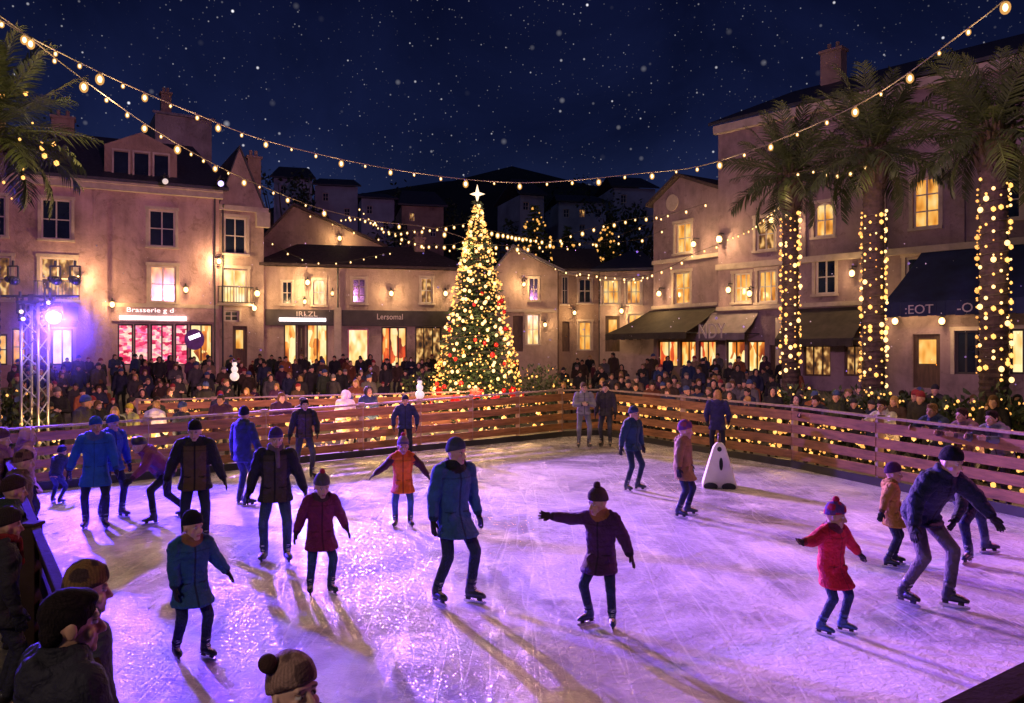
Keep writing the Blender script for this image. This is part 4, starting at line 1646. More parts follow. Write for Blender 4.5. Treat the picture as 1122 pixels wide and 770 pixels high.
def light_string(label, ctrl, spacing, rs, cable=.014, drop=.10, seed=0, me=None, energy=0, every=3):
    pts = catmull([at(*c) for c in ctrl])
    o = pts[0].copy()
    root = empty('light_string', o)
    tag(root, label, 'string lights', 'light strings in the square')
    m = MB()
    m.tube([p - o for p in pts], cable, 6)
    m.build('cable', M['cable'], root)
    rng = random.Random(seed)
    d, nxt, k = 0, spacing * .4, 0
    for a, b in zip(pts[:-1], pts[1:]):
        seg = (b - a).length
        while nxt <= d + seg:
            p = a.lerp(b, (nxt - d) / seg)
            r = rs[k % len(rs)] * rng.uniform(.9, 1.1)
            c = p - o - Vector((0, 0, drop + r))
            if k < 100: put_bulb(root, p - o, r, me or GLOBE)
            if energy and k % every == 0: point(p - Vector((0, 0, .45)), energy, (1, .62, .28), .1)
            k += 1
            nxt += spacing * rng.uniform(.9, 1.1)
        d += seg


light_string('long main light string sagging across the whole sky just above the star',
             [(-60, -22, 11), (18, 32, 12.5), (120, 84, 15.5), (208, 122, 18), (302, 157, 20.5), (440, 187, 23), (570, 200, 23.5), (700, 190, 22), (785, 177, 20), (935, 117, 16.5), (1062, 30, 13.5), (1135, -30, 12)],
             .78, (.075, .036, .064, .034, .042), .013, seed=1, energy=150, every=3)
light_string('second light string dropping steeply from the upper left corner to the big tree',
             [(-40, -8, 12), (15, 28, 13), (95, 90, 15), (172, 144, 18), (243, 184, 22), (302, 210, 25), (350, 228, 27), (410, 242, 28), (470, 249, 29), (514, 262, 29.4)],
             .85, (.042, .066, .034, .074, .038), .013, seed=2, energy=80, every=4)
light_string('light string from the barn gable dipping low to the big tree', [(372, 240, 52), (400, 240, 46), (450, 264, 38), (490, 268, 32), (512, 262, 29.6)], 1.25, (.06, .05, .07), .012, seed=3)
light_string('light string from the big tree up to the gable of the mauve house', [(538, 268, 29.6), (590, 269, 34), (640, 252, 38), (690, 240, 42), (735, 234, 45), (775, 222, 45)], 1.15, (.07, .055, .085), .012, seed=4)
light_string('light string sagging in front of the lit fir trees', [(536, 252, 30), (590, 262, 44), (650, 266, 48), (700, 262, 48), (730, 250, 47)], 1.3, (.07, .085), .012, seed=5)
light_string('light string rising from the hipped house to the lamp of the grand building', [(632, 298, 50), (690, 304, 47), (730, 294, 45), (762, 277, 44), (792, 266, 43.5)], .68, (.07, .06, .08), .012, seed=6)
light_string('light string from the grand building lamp up to the leftmost palm', [(795, 262, 43), (820, 252, 38), (845, 232, 31), (866, 214, 25.2)], 1.2, (.055, .045), .012, seed=7)
light_string('light string in the palm crowns between the leftmost and middle palm', [(868, 190, 23.6), (890, 186, 23), (920, 190, 22), (955, 178, 21)], .5, (.05, .04), .012, seed=8)
light_string('light string across the shop row roof towards the big tree', [(392, 226, 50), (420, 252, 44), (455, 252, 38), (516, 244, 30)], 1.3, (.06, .05, .07), .012, seed=9)


light_string('fine light string high across the middle from the brown gable to the mauve gable', [(330, 232, 50), (420, 262, 50), (540, 276, 50), (650, 266, 49), (740, 232, 47)], 1.5, (.055, .045, .065), .012, seed=10)
light_string('fine light string along the eave of the hipped house and brick house', [(604, 292, 54), (640, 302, 53), (690, 308, 52), (716, 300, 49.4)], .8, (.055, .065), .012, seed=11)
light_string('fine light string rising from the shop row eave to the narrow house', [(292, 262, 48), (330, 283, 48.5), (372, 287, 49), (430, 276, 47)], 1.0, (.05, .06), .012, seed=12)


def fence_glow(label, a, b, h, seed, n, r=(.03, .04, .06), off=.3, en=26, nlight=3, base=None):
    """bulbs strung along the outer side of a fence"""
    a, b = Vector((*a, 0)), Vector((*b, 0))
    d = (b - a).normalized()
    nn = Vector((-d.y, d.x, 0))
    if nn.dot(a - Vector((0, 10, 0))) < 0: nn = -nn
    z0 = base if base is not None else 0
    o = a + nn * off + Vector((0, 0, z0))
    root = empty('fence_light_string', o)
    tag(root, label, 'string lights', 'light strings on the fences')
    rng = random.Random(seed)
    L_ = (b - a).length
    for row, hh in enumerate(h):
        m = MB()
        pts = [d * (L_ * i / 40) + Vector((0, 0, hh + .05 * math.sin(i * 1.3 + row))) for i in range(41)]
        m.tube(pts, .008, 5)
        m.build('wire', M['cable'], root)
        k = n // len(h)
        for i in range(k):
            t = (i + rng.random()) / k
            put_bulb(root, d * (L_ * t) + Vector((0, 0, hh + .05 * math.sin(t * 40 * 1.3 + row) - .03 + rng.uniform(-.06, .06))) + nn * rng.uniform(-.08, .1), rng.choice(r), BULB if rng.random() < .6 else BULBS)
    more = []
    for i in range(int(L_ * 16)):
        hh = rng.choice(h) + rng.uniform(-.12, .12)
        more.append((d * (L_ * rng.random()) + Vector((0, 0, hh)) + nn * rng.uniform(-.05, .25), rng.choice((.014, .018, .024, .03))))
    bulbs_mass(root, more, M['bulb_soft'])
    for i in range(nlight):
        point(o + d * (L_ * (i + .5) / nlight) + nn * .35 + Vector((0, 0, .75)), en, (1, .55, .18), .15)


fence_glow('amber lights glowing through the left part of the back fence', (-9.6, 15.8), (-3.95, 21.05), (1.0, .78, .55, .3), 1, 96, (.035, .05, .075), .2, 75, 4)
fence_glow('amber lights glowing through the back fence in front of the Christmas tree', (-3.95, 21.05), (1.4, 25.8), (1.2, .95, .65, .35), 2, 99, (.035, .05, .08), .2, 95, 5)
fence_glow('amber lights along the far half of the right fence', (3.1, 26.4), (6.72, 19.1), (1.12, .85, .5), 3, 96, (.03, .045, .065), .2, 42, 4)
fence_glow('amber lights along the near half of the right fence', (6.72, 19.1), (8.6, 13.2), (1.08, .8, .45), 4, 72, (.025, .035, .05), .2, 32, 3)
fence_glow('amber lights at the right picture edge low on the fence', (8.6, 13.2), (9.3, 10.2), (.6, .35), 6, 18, en=12, nlight=1)
fence_glow('amber lights on the second barrier in the crowd left of the tree', (-11.0, 23.9), (-1.5, 28.7), (1.1, .75), 5, 90, (.05, .07, .10), .2, 110, 5, base=.1)

# ------------------------------------------------------------------ lighting truss
tp = at(38, 385, 17.2)
TX, TY = tp.x, 17.2
truss = empty('lighting_truss', (TX, TY, 0))
tag(truss, 'aluminium lattice truss tower behind the back fence at the left', 'truss')
hT = at(38, 333, 17.2).z
for sx_, sy_ in ((-1, -1), (1, -1), (1, 1), (-1, 1)):
    m = MB()
    m.tube([(sx_ * .18, sy_ * .18, 0), (sx_ * .18, sy_ * .18, hT)], .032, 10)
    m.build('chord', M['truss_metal'], truss, True)
k = 11
for i in range(k):
    z0, z1 = hT * i / k, hT * (i + 1) / k
    m = MB()
    c = [(-.18, -.18), (.18, -.18), (.18, .18), (-.18, .18)]
    for j in range(4):
        (x0, y0), (x1, y1) = c[j], c[(j + 1) % 4]
        if i % 2: x0, y0, x1, y1 = x1, y1, x0, y0
        m.tube([(x0, y0, z0 + .03), (x1, y1, z1 - .03)], .016, 6)
    m.build('brace', M['truss_metal'], truss)
m = MB()
m.box((0, 0, hT + .03), (.5, .5, .06))
m.build('top_plate', M['dark_metal'], truss)
m = MB()
m.box((0, 0, .03), (.8, .8, .06))
m.build('base_plate', M['dark_metal'], truss)
m = MB()
m.tube([(-1.0, -.1, hT + .16), (1.0, -.1, hT + .16)], .03, 8)
m.box((0, -.05, hT + .12), (.12, .2, .16))
m.build('cross_bar', M['dark_metal'], truss)


def lamp_head(label, x, y, z, aim, r, lens, small=False):
    root = empty('stage_light', (x, y, z))
    tag(root, label, 'stage light', 'stage lights on the truss')
    d = (Vector(aim) - Vector((x, y, z))).normalized()
    q = d.to_track_quat('Z', 'Y').to_matrix()
    m = MB()
    m.loft([(q @ Vector((0, 0, t)), q @ Vector((rr, 0, 0)), q @ Vector((0, rr, 0))) for t, rr in ((-.34, r * .55), (-.3, r * .8), (-.1, r * .85), (.0, r * 1.1), (.12, r * 1.12), (.125, r * .98))], 18)
    m.build('housing', M['black_plastic'], root, False)
    m = MB()
    m.loft([(q @ Vector((0, 0, t)), q @ Vector((rr, 0, 0)), q @ Vector((0, rr, 0))) for t, rr in ((.126, r * .95), (.15, r * .8), (.165, r * .3))], 18)
    m.build('lens', lens, root, True)
    m = MB()
    for s in (-1, 1): m.bar((s * r * 1.25, 0, -.05), (s * r * 1.25, 0, .3), .03)
    m.bar((-r * 1.25, 0, .3), (r * 1.25, 0, .3), .03)
    m.bar((0, 0, .3), (0, 0, .42), .04)
    m.build('bracket', M['dark_metal'], root)
    return root


lp = at(58, 347, 16.9)
lamp_head('bright violet stage spot shining from the truss', lp.x, lp.y, lp.z, (-1, 4, 1.8), .15, M['spot_lens'])
m = MB()
m.bar((.15, -.1, lp.z), (lp.x - TX, -.25, lp.z + .38), .04)
m.bar((lp.x - TX, -.25, lp.z + .38), (lp.x - TX, -.25, lp.z + .44), .05)
m.build('lamp_arm', M['dark_metal'], truss)
for i, (dx, lb) in enumerate(((-.85, 'dark stage light on the left end of the truss bar'), (-.4, 'dark stage light near the left of the truss bar'), (.5, 'dark stage light right of centre on the truss bar'), (.92, 'dark stage light on the right end of the truss bar'))):
    lamp_head(lb, TX + dx, TY - .1, hT + .5, (2 - i, 8, 2), .085, M['window_dark'])
# small blue LED pair beside the truss
for i, (px, py) in enumerate(((22, 341), (24, 349), (52, 331))):
    p = at(px, py, 17.0)
    lamp_head(('small white lamp left of the truss, upper of two', 'small white lamp left of the truss, lower of two', 'small lamp just above the violet spot')[i], p.x, p.y, p.z, (0, 5, 2), .045, M['star'])


def spot(loc, aim, energy, col, size=100, r=.2, blend=.6, name='stage_and_fill_spot'):
    li = bpy.data.lights.new(name, 'SPOT')
    li.energy = energy
    li.color = col
    li.spot_size = R(size)
    li.spot_blend = blend
    li.shadow_soft_size = r
    o = bpy.data.objects.new(name, li)
    o.location = loc
    o.rotation_euler = (Vector(aim) - Vector(loc)).to_track_quat('-Z', 'Y').to_euler()
    COL.objects.link(o)
    return o


# the visible truss lamp, then the added house floodlights and added unseen fill spots
spot((lp.x + .25, lp.y - .3, lp.z), (-5.5, 10.5, 0), 24000, (.085, .03, 1), 105, .12)
spot((-16.35, 45.3, 12.3), (4.0, 10.2, 0), 215000, (.32, .115, 1), 25, .3, 1.0)
spot((-19.25, 44.7, 12.3), (2.0, 13.5, 0), 135000, (1, .48, .90), 18, .3, 1.0)
spot((15.5, 13.5, 10), (5.5, 9.5, 0), 4200, (1, .20, .62), 60, .5, 1.0)  # added pink fill from beyond the right edge, without a lamp
spot((-6, -4, 8), (1, 10, 0), 1500, (1, .70, .52), 90, .6)  # added warm front fill from behind the camera
spot((2, 8, 9), (-16, 46, 6), 13500, (.95, .33, .85), 62, .6)  # added unseen fill washing the pink house front
spot((-2, 8, 9), (18, 38, 8), 8500, (.80, .34, .90), 62, .6)  # added unseen fill washing the fronts on the right
lamp_head('added violet floodlight high on the right end of the pink house front', -16.55, 45.6, 12.3, (3.2, 10.2, 0), .17, M['spot_lens'])  # fixture added for the violet flood that lights the ice
lamp_head('added pink floodlight under the eave of the pink house, left of the violet one', -19.45, 45.0, 12.3, (2, 13.5, 0), .17, M['neon_soft'])  # fixture added for the pink flood on the ice
for fx, fy in ((-16.55, 45.6), (-19.45, 45.0)):  # brackets carrying the added floodlights
    m = MB()
    q0 = Vector((fx, fy, 12.72))
    m.bar(q0, q0 - PINKF.n * 2.6, .07)
    m.build('added_flood_bracket', M['dark_metal'], PINKB, False).matrix_parent_inverse = Matrix.Translation(-PINKB.location)
sun = bpy.data.lights.new('blue_fill', 'SUN')  # dim blue fill added to brighten the hillside houses
sun.energy = .08
sun.angle = R(.5)
sun.color = (.42, .55, 1)
so = bpy.data.objects.new('blue_fill', sun)
so.rotation_euler = (R(52), 0, R(-22))
COL.objects.link(so)

# ------------------------------------------------------------------ skating aid and snowman lamps
p = onground(788, 533)
aid = empty('skating_aid', p, R(-12))
tag(aid, 'white tapered plastic skating aid with dark slots standing on the ice', 'skating aid')
s = .88
m = MB()
def sq(z, w, d): return [Vector((a * w / 2, b * d / 2, z)) for a, b in ((-1, -1), (1, -1), (1, 1), (-1, 1))]
prof = [(.0, .78, .62), (.1, .76, .60), (.55, .50, .40), (.92, .28, .24), (1.0, .17, .16), (1.03, .10, .10)]
vs = []
for z, w_, d_ in prof: vs += sq(z * s, w_ * s, d_ * s)
fs = [(3, 2, 1, 0)] + [(i * 4 + k, i * 4 + (k + 1) % 4, i * 4 + 4 + (k + 1) % 4, i * 4 + 4 + k) for i in range(5) for k in range(4)] + [(20, 21, 22, 23)]
m.add(vs, fs)
bd = m.build('body', M['aid'], aid, bevel=.045)
bd.modifiers['bevel'].segments = 4
m = MB()
m.tube([(0, 0, 1.0 * s), (0, 0, 1.19 * s)], [.035, .028], 10)
m.ell((0, 0, 1.2 * s), (.034, .034, .04))
m.build('handle_post', M['door_wood'], aid, True)
for (cx, cz, w_, h_) in ((0, .88, .09, .1), (0.03, .55, .075, .26)):
    yy = -(np.interp(cz, [q[0] for q in prof], [q[2] for q in prof])) / 2 * s
    m = MB()
    tl = Matrix.Rotation(-.23, 3, 'X')
    m.loft([(Vector((cx, yy + .012, cz * s)), Vector((w_ / 2, 0, 0)), tl @ Vector((0, 0, h_ / 2))), (Vector((cx, yy - .012, cz * s)), Vector((w_ / 2, 0, 0)), tl @ Vector((0, 0, h_ / 2)))], 16)
    m.build('slot', M['black_plastic'], aid)
for sx_ in (-1, 1):
    m = MB()
    m.loft([(Vector((sx_ * .2 * s, -.318 * s + e, .05 * s)), Vector((.14, 0, 0)), Vector((0, 0, .075))) for e in (.02, -.02)], 14)
    m.build('foot_slot', M['kickboard'], aid)


def snowman(label, px, py, z, s=1.0):
    p = at(px, py, z)
    root = empty('snowman_lamp', p)
    tag(root, label, 'snowman')
    m = MB()
    m.ell((0, 0, .14 * s), (.15 * s, .15 * s, .15 * s))
    m.ell((0, 0, .37 * s), (.11 * s, .11 * s, .115 * s))
    m.ell((0, 0, .55 * s), (.08 * s, .08 * s, .085 * s))
    m.build('body', M['neon_soft'], root, True)
    m = MB()
    m.loft([(Vector((0, 0, (.61 + z_) * s)), Vector((r_ * s, 0, 0)), Vector((0, r_ * s, 0))) for z_, r_ in ((0, .10), (.015, .10), (.02, .06), (.10, .06))], 12)
    m.build('hat', M['black_plastic'], root)


snowman('small glowing white snowman on the back fence by the Christmas tree', 460, 437, 22.3, .85)
snowman('small glowing white snowman on the second barrier at the left', 257, 417, 25.0, .95)


def snowfall(n=260, seed=6):
    rng = random.Random(seed)
    m = MB()
    for _ in range(n):
        y = rng.uniform(7, 44)
        p = Vector((rng.uniform(-.66, .66) * y, y, rng.uniform(2.4, 2.75 + .14 * y)))
        r = rng.uniform(.008, .02)
        vs = [p + Vector(v) * r * rng.uniform(.7, 1.2) for v in ((1, 0, 0), (-1, 0, 0), (0, 1, 0), (0, -1, 0), (0, 0, 1), (0, 0, -1))]
        m.add(vs, [(0, 2, 4), (2, 1, 4), (1, 3, 4), (3, 0, 4), (2, 0, 5), (1, 2, 5), (3, 1, 5), (0, 3, 5)])
    o = m.build('falling_snow', M['snow'])
    tag(o, 'fine snowflakes drifting down through the lights over the rink', 'snow', None, 'stuff')


snowfall()


# haze lit up round the violet stage spot
def haze():
    m = bpy.data.materials.new('violet_haze')
    m.use_nodes = True
    N, L = m.node_tree.nodes, m.node_tree.links
    N.remove(N['Principled BSDF'])
    tc = N.new('ShaderNodeTexCoord')
    g = N.new('ShaderNodeTexGradient')
    g.gradient_type = 'QUADRATIC_SPHERE'
    L.new(tc.outputs['Object'], g.inputs['Vector'])
    mu = N.new('ShaderNodeMath')
    mu.operation = 'MULTIPLY'
    mu.inputs[1].default_value = .16
    L.new(g.outputs['Fac'], mu.inputs[0])
    v = N.new('ShaderNodeVolumeScatter')
    L.new(mu.outputs[0], v.inputs['Density'])
    L.new(v.outputs[0], N['Material Output'].inputs['Volume'])
    me = ico(3, 1.0)
    me.name = 'haze'
    me.materials.append(m)
    o = link('haze', me)
    o.location = lp
    o.scale = (1.9, 1.9, 1.9)
    tag(o, 'violet lit haze round the bright stage spot on the truss', 'haze', None, 'stuff')
    point(Vector(lp) + Vector((.08, -.32, 0)), 150, (.22, .10, 1), .1, 'violet_glow')


haze()
# ------------------------------------------------------------------ people
RX = lambda a: Matrix.Rotation(a, 3, 'X')
RY = lambda a: Matrix.Rotation(a, 3, 'Y')
RZ = lambda a: Matrix.Rotation(a, 3, 'Z')


def remesh(mb, voxel, smooth=2, name='m'):
    me = mb.mesh(name)
    o = bpy.data.objects.new('tmp', me)
    COL.objects.link(o)
    r = o.modifiers.new('r', 'REMESH')
    r.mode = 'VOXEL'
    r.voxel_size = voxel
    r.use_smooth_shade = True
    if smooth:
        s = o.modifiers.new('s', 'SMOOTH')
        s.factor = .5
        s.iterations = smooth
    dg = bpy.context.evaluated_depsgraph_get()
    out = bpy.data.meshes.new_from_object(o.evaluated_get(dg))
    bpy.data.objects.remove(o)
    bpy.data.meshes.remove(me)
    out.name = name
    return out


def coords(me):
    a = np.empty(len(me.vertices) * 3)
    me.vertices.foreach_get('co', a)
    return a.reshape(-1, 3)


def paint(me, cols):
    at_ = me.color_attributes.new('Col', 'FLOAT_COLOR', 'POINT')
    c = np.ones((len(me.vertices), 4), dtype=np.float32)
    c[:, :cols.shape[1]] = cols
    at_.data.foreach_set('color', c.ravel())


def flat(me, col, alpha=1.0):
    c = np.ones((len(me.vertices), 4))
    c[:, :3] = col
    c[:, 3] = alpha
    paint(me, c)


def ik(a, t, l1, l2, pole):
    d = t - a
    L_ = min(d.length, (l1 + l2) * .9995)
    u = d.normalized()
    x = (l1 * l1 - l2 * l2 + L_ * L_) / (2 * L_)
    h = math.sqrt(max(0, l1 * l1 - x * x))
    p = (pole - u * pole.dot(u)).normalized()
    return a + u * x + p * h


class Fig:
    """joints of one figure, local frame: faces -Y, +X is its left, standing on z = 0"""
    def __init__(s, d):
        g = d.get
        s.d = d
        skates = g('skates', True)
        s.ank = .165 if skates else .085
        lean, side, twist = R(g('lean', 4)), R(g('side', 0)), R(g('twist', 0))
        s.Rt = RZ(twist) @ RY(side) @ RX(lean)
        s.Rp = RX(lean * .5)
        fl, fr = g('feet', ((.12, 0, 0, 8), (-.12, 0, 0, -8)))
        s.A = [Vector((fl[0], fl[1], s.ank + fl[2])), Vector((fr[0], fr[1], s.ank + fr[2]))]
        s.fyaw = [R(fl[3]), R(fr[3])]
        s.fpitch = [R(fl[4]) if len(fl) > 4 else 0, R(fr[4]) if len(fr) > 4 else 0]
        off = g('off', (0, 0))
        pc = Vector(((s.A[0].x + s.A[1].x) / 2 + off[0], (s.A[0].y + s.A[1].y) / 2 + off[1] + .02, 0))
        hk = g('leg', 1.0)
        s.l1, s.l2 = .44 * hk, .43 * hk
        ph = s.ank + s.l1 + s.l2 + .03 - g('bend', .055)
        for i, sx in ((0, 1), (1, -1)):
            h = s.Rp @ Vector((sx * .09, 0, -.03))
            hx, hy = pc.x + h.x - s.A[i].x, pc.y + h.y - s.A[i].y
            mx = math.sqrt(max(.05, ((s.l1 + s.l2) * .997) ** 2 - hx * hx - hy * hy))
            ph = min(ph, s.A[i].z + mx - h.z)
        s.P = Vector((pc.x, pc.y, ph))
        s.H = [s.P + s.Rp @ Vector((sx * .09, 0, -.03)) for sx in (1, -1)]
        s.K = []
        for i in (0, 1):
            pole = RZ(s.fyaw[i]) @ Vector((0, -1, .0))
            s.K.append(ik(s.H[i], s.A[i], s.l1, s.l2, pole))
        tl = g('torso', 1.0)
        s.tl = tl
        s.T = lambda x, y, z: s.P + s.Rt @ Vector((x, y, z * tl))
        s.NB = s.T(0, .0, .52)
        sw = g('sw', .185)
        s.S = [s.T(sx * sw, 0, .455) for sx in (1, -1)]
        al, ar = g('arms', (((.25, -.05, -1), (.10, -.25, -1)), ((-.25, -.05, -1), (-.10, -.25, -1))))
        ak = g('arm', 1.0)
        s.E, s.Wr, s.fd = [], [], []
        for i, (u, f_) in enumerate((al, ar)):
            u, f_ = Vector(u).normalized(), Vector(f_).normalized()
            e = s.S[i] + u * (.285 * ak)
            s.E.append(e)
            s.Wr.append(e + f_ * (.245 * ak))
            s.fd.append(f_)
        s.hk = g('head', 1.07)
        s.Rh = RZ(R(g('hyaw', 0))) @ RX(R(g('hpitch', 5))) @ RY(R(g('htilt', 0)))
        up = (s.Rt @ Vector((0, 0, 1)) * .5 + s.Rh @ Vector((0, 0, 1)) * .5).normalized()
        s.HC = s.NB + up * (.078 + .052 * s.hk) + s.Rh @ Vector((0, -.018, 0))
        s.hd = lambda x, y, z: s.HC + s.Rh @ (Vector((x, y, z)) * s.hk)

    def bulk(s):
        return s.d.get('bulk', 1.0)


def head_shapes(m, F_, hair=None):
    h, k = F_.hd, F_.hk
    Rr = F_.Rh
    m.ell(h(0, .012, .028), (.074 * k, .094 * k, .097 * k), Rr, 18)
    m.ell(h(0, -.022, -.045), (.058 * k, .066 * k, .072 * k), Rr, 16)
    m.cap(h(-.012, -.072, -.093), .019 * k, h(.012, -.072, -.093), .019 * k, 10)
    m.cap(h(0, -.086, .012), .010 * k, h(0, -.108, -.028), .0155 * k, 10)
    m.cap(h(-.012, -.095, -.034), .010 * k, h(.012, -.095, -.034), .010 * k, 8)
    m.cap(h(-.04, -.074, .036), .013 * k, h(.04, -.074, .036), .013 * k, 8)
    m.cap(h(-.018, -.083, -.060), .0095 * k, h(.018, -.083, -.060), .0095 * k, 8)
    m.cap(h(-.016, -.080, -.071), .010 * k, h(.016, -.080, -.071), .010 * k, 8)
    for sx in (-1, 1):
        m.ell(h(sx * .042, -.056, -.030), (.026 * k, .020 * k, .028 * k), Rr, 10)
        m.ell(h(sx * .077, .012, -.008), (.011 * k, .022 * k, .034 * k), Rr @ RZ(sx * .35), 10)
        m.ell(h(sx * .031, -.074, .010), (.0135 * k, .012 * k, .0115 * k), Rr, 10)
    m.cap(h(0, .018, -.06), .054 * k, F_.NB + F_.Rt @ Vector((0, .01, -.03)), .060, 14)


def hand_shapes(m, w, f_, side, r=1.0, spread=.12, curl=.35, k=1.0):
    """palm, four fingers and a thumb from wrist w along f_; side=+1 left hand"""
    f_ = f_.normalized()
    inn = Vector((-side, 0, 0))
    inn = (inn - f_ * inn.dot(f_))
    inn = inn.normalized() if inn.length > .2 else Vector((0, 0, -1)) - f_ * (-f_.z)
    inn = inn.normalized()                           # palm faces inwards
    fw = f_.cross(inn).normalized()
    if fw.dot(Vector((0, -1, .3))) < 0: fw = -fw     # thumb side
    c = w + f_ * .045 * k
    m.ell(c, (.017 * r * k, .04 * r * k, .05 * k), Matrix((inn, fw, f_)).transposed(), 12)
    kn = w + f_ * .082 * k
    for i, (o, ln) in enumerate(((.030, .068), (.010, .078), (-.010, .072), (-.029, .056))):
        b = kn + fw * o * k
        d1 = (f_ + fw * (o / .03) * spread + inn * curl * .5).normalized()
        d2 = (d1 + inn * curl).normalized()
        m.cap(b - f_ * .012, .0095 * r * k, b + d1 * ln * .52 * k, .009 * r * k, 8)
        m.cap(b + d1 * ln * .52 * k, .009 * r * k, b + d1 * ln * .52 * k + d2 * ln * .48 * k, .0075 * r * k, 8)
    b = w + f_ * .025 * k + fw * .028 * k
    d1 = (f_ * .75 + fw * .8 + inn * .25).normalized()
    d2 = (f_ * .95 + fw * .35 + inn * .3).normalized()
    m.cap(b, .0125 * r * k, b + d1 * .038 * k, .011 * r * k, 8)
    m.cap(b + d1 * .038 * k, .011 * r * k, b + d1 * .038 * k + d2 * .032 * k, .009 * r * k, 8)


def body_mesh(F_, voxel):
    m = MB()
    head_shapes(m, F_)
    T = F_.T
    rings = [(-.10, .145, .10), (.0, .150, .105), (.12, .128, .092), (.25, .15, .10), (.36, .165, .10), (.46, .15, .075), (.52, .065, .06)]
    m.loft([(T(0, 0, z), F_.Rt @ Vector((a, 0, 0)), F_.Rt @ Vector((0, b, 0))) for z, a, b in rings], 18)
    for i in (0, 1):
        m.cap(F_.S[i], .052, F_.E[i], .038)
        m.cap(F_.E[i], .038, F_.Wr[i], .026)
        m.cap(F_.H[i], .075, F_.K[i], .050)
        m.cap(F_.K[i], .048, F_.A[i], .034)
        toe = RZ(F_.fyaw[i]) @ RX(F_.fpitch[i]) @ Vector((0, -.13, -.05))
        m.cap(F_.A[i] + Vector((0, 0, -.02)), .032, F_.A[i] + toe, .024)
        hand_shapes(m, F_.Wr[i], F_.fd[i], 1 - 2 * i, .9, F_.d.get('spread', .12), F_.d.get('curl', .4))
    return remesh(m, voxel, 1, 'body')


def head_local(F_, co):
    Rr = np.array(F_.Rh)
    return ((co - np.array(F_.HC)) @ Rr) / F_.hk


def paint_body(me, F_, skin, hairc, fine):
    co = coords(me)
    h = head_local(F_, co)
    c = np.tile(np.array(skin), (len(co), 1))
    x, y, z = np.abs(h[:, 0]), h[:, 1], h[:, 2]
    face = (y < -.02) & (z > -.12) & (z < .12)
    ck = np.exp(-(((x - .045) / .022) ** 2 + ((z + .022) / .022) ** 2)) * face
    c = c * (1 - .45 * ck[:, None]) + np.array((skin[0] * 1.1, skin[1] * .62, skin[2] * .6)) * (.45 * ck[:, None])
    nose = np.exp(-((x / .016) ** 2 + ((z + .028) / .016) ** 2)) * (y < -.085)
    c = c * (1 - .3 * nose[:, None]) + np.array((skin[0], skin[1] * .6, skin[2] * .55)) * (.3 * nose[:, None])
    if fine:
        def put(mask, col):
            c[mask] = col
        put((x < .021) & (z > -.075) & (z < -.054) & (y < -.07), (skin[0] * .75, skin[1] * .36, skin[2] * .36))
        put((np.abs(x - .031) < .015) & (np.abs(z - .034 + (x - .031) * .1) < .0042) & (y < -.06), [.5 * a + .5 * b_ * .5 for a, b_ in zip(hairc, skin)])
        e = (((x - .031) / .0135) ** 2 + ((z - .010) / .0075) ** 2 < 1) & (y < -.055)
        put(e, (.62, .58, .55))
        put(e & (((x - .030) / .0062) ** 2 + ((z - .010) / .007) ** 2 < 1), (.02, .012, .01))
        put((np.abs(x - .031) < .016) & (z > .0165) & (z < .0205) & (y < -.06), (skin[0] * .3, skin[1] * .25, skin[2] * .22))
    paint(me, c)


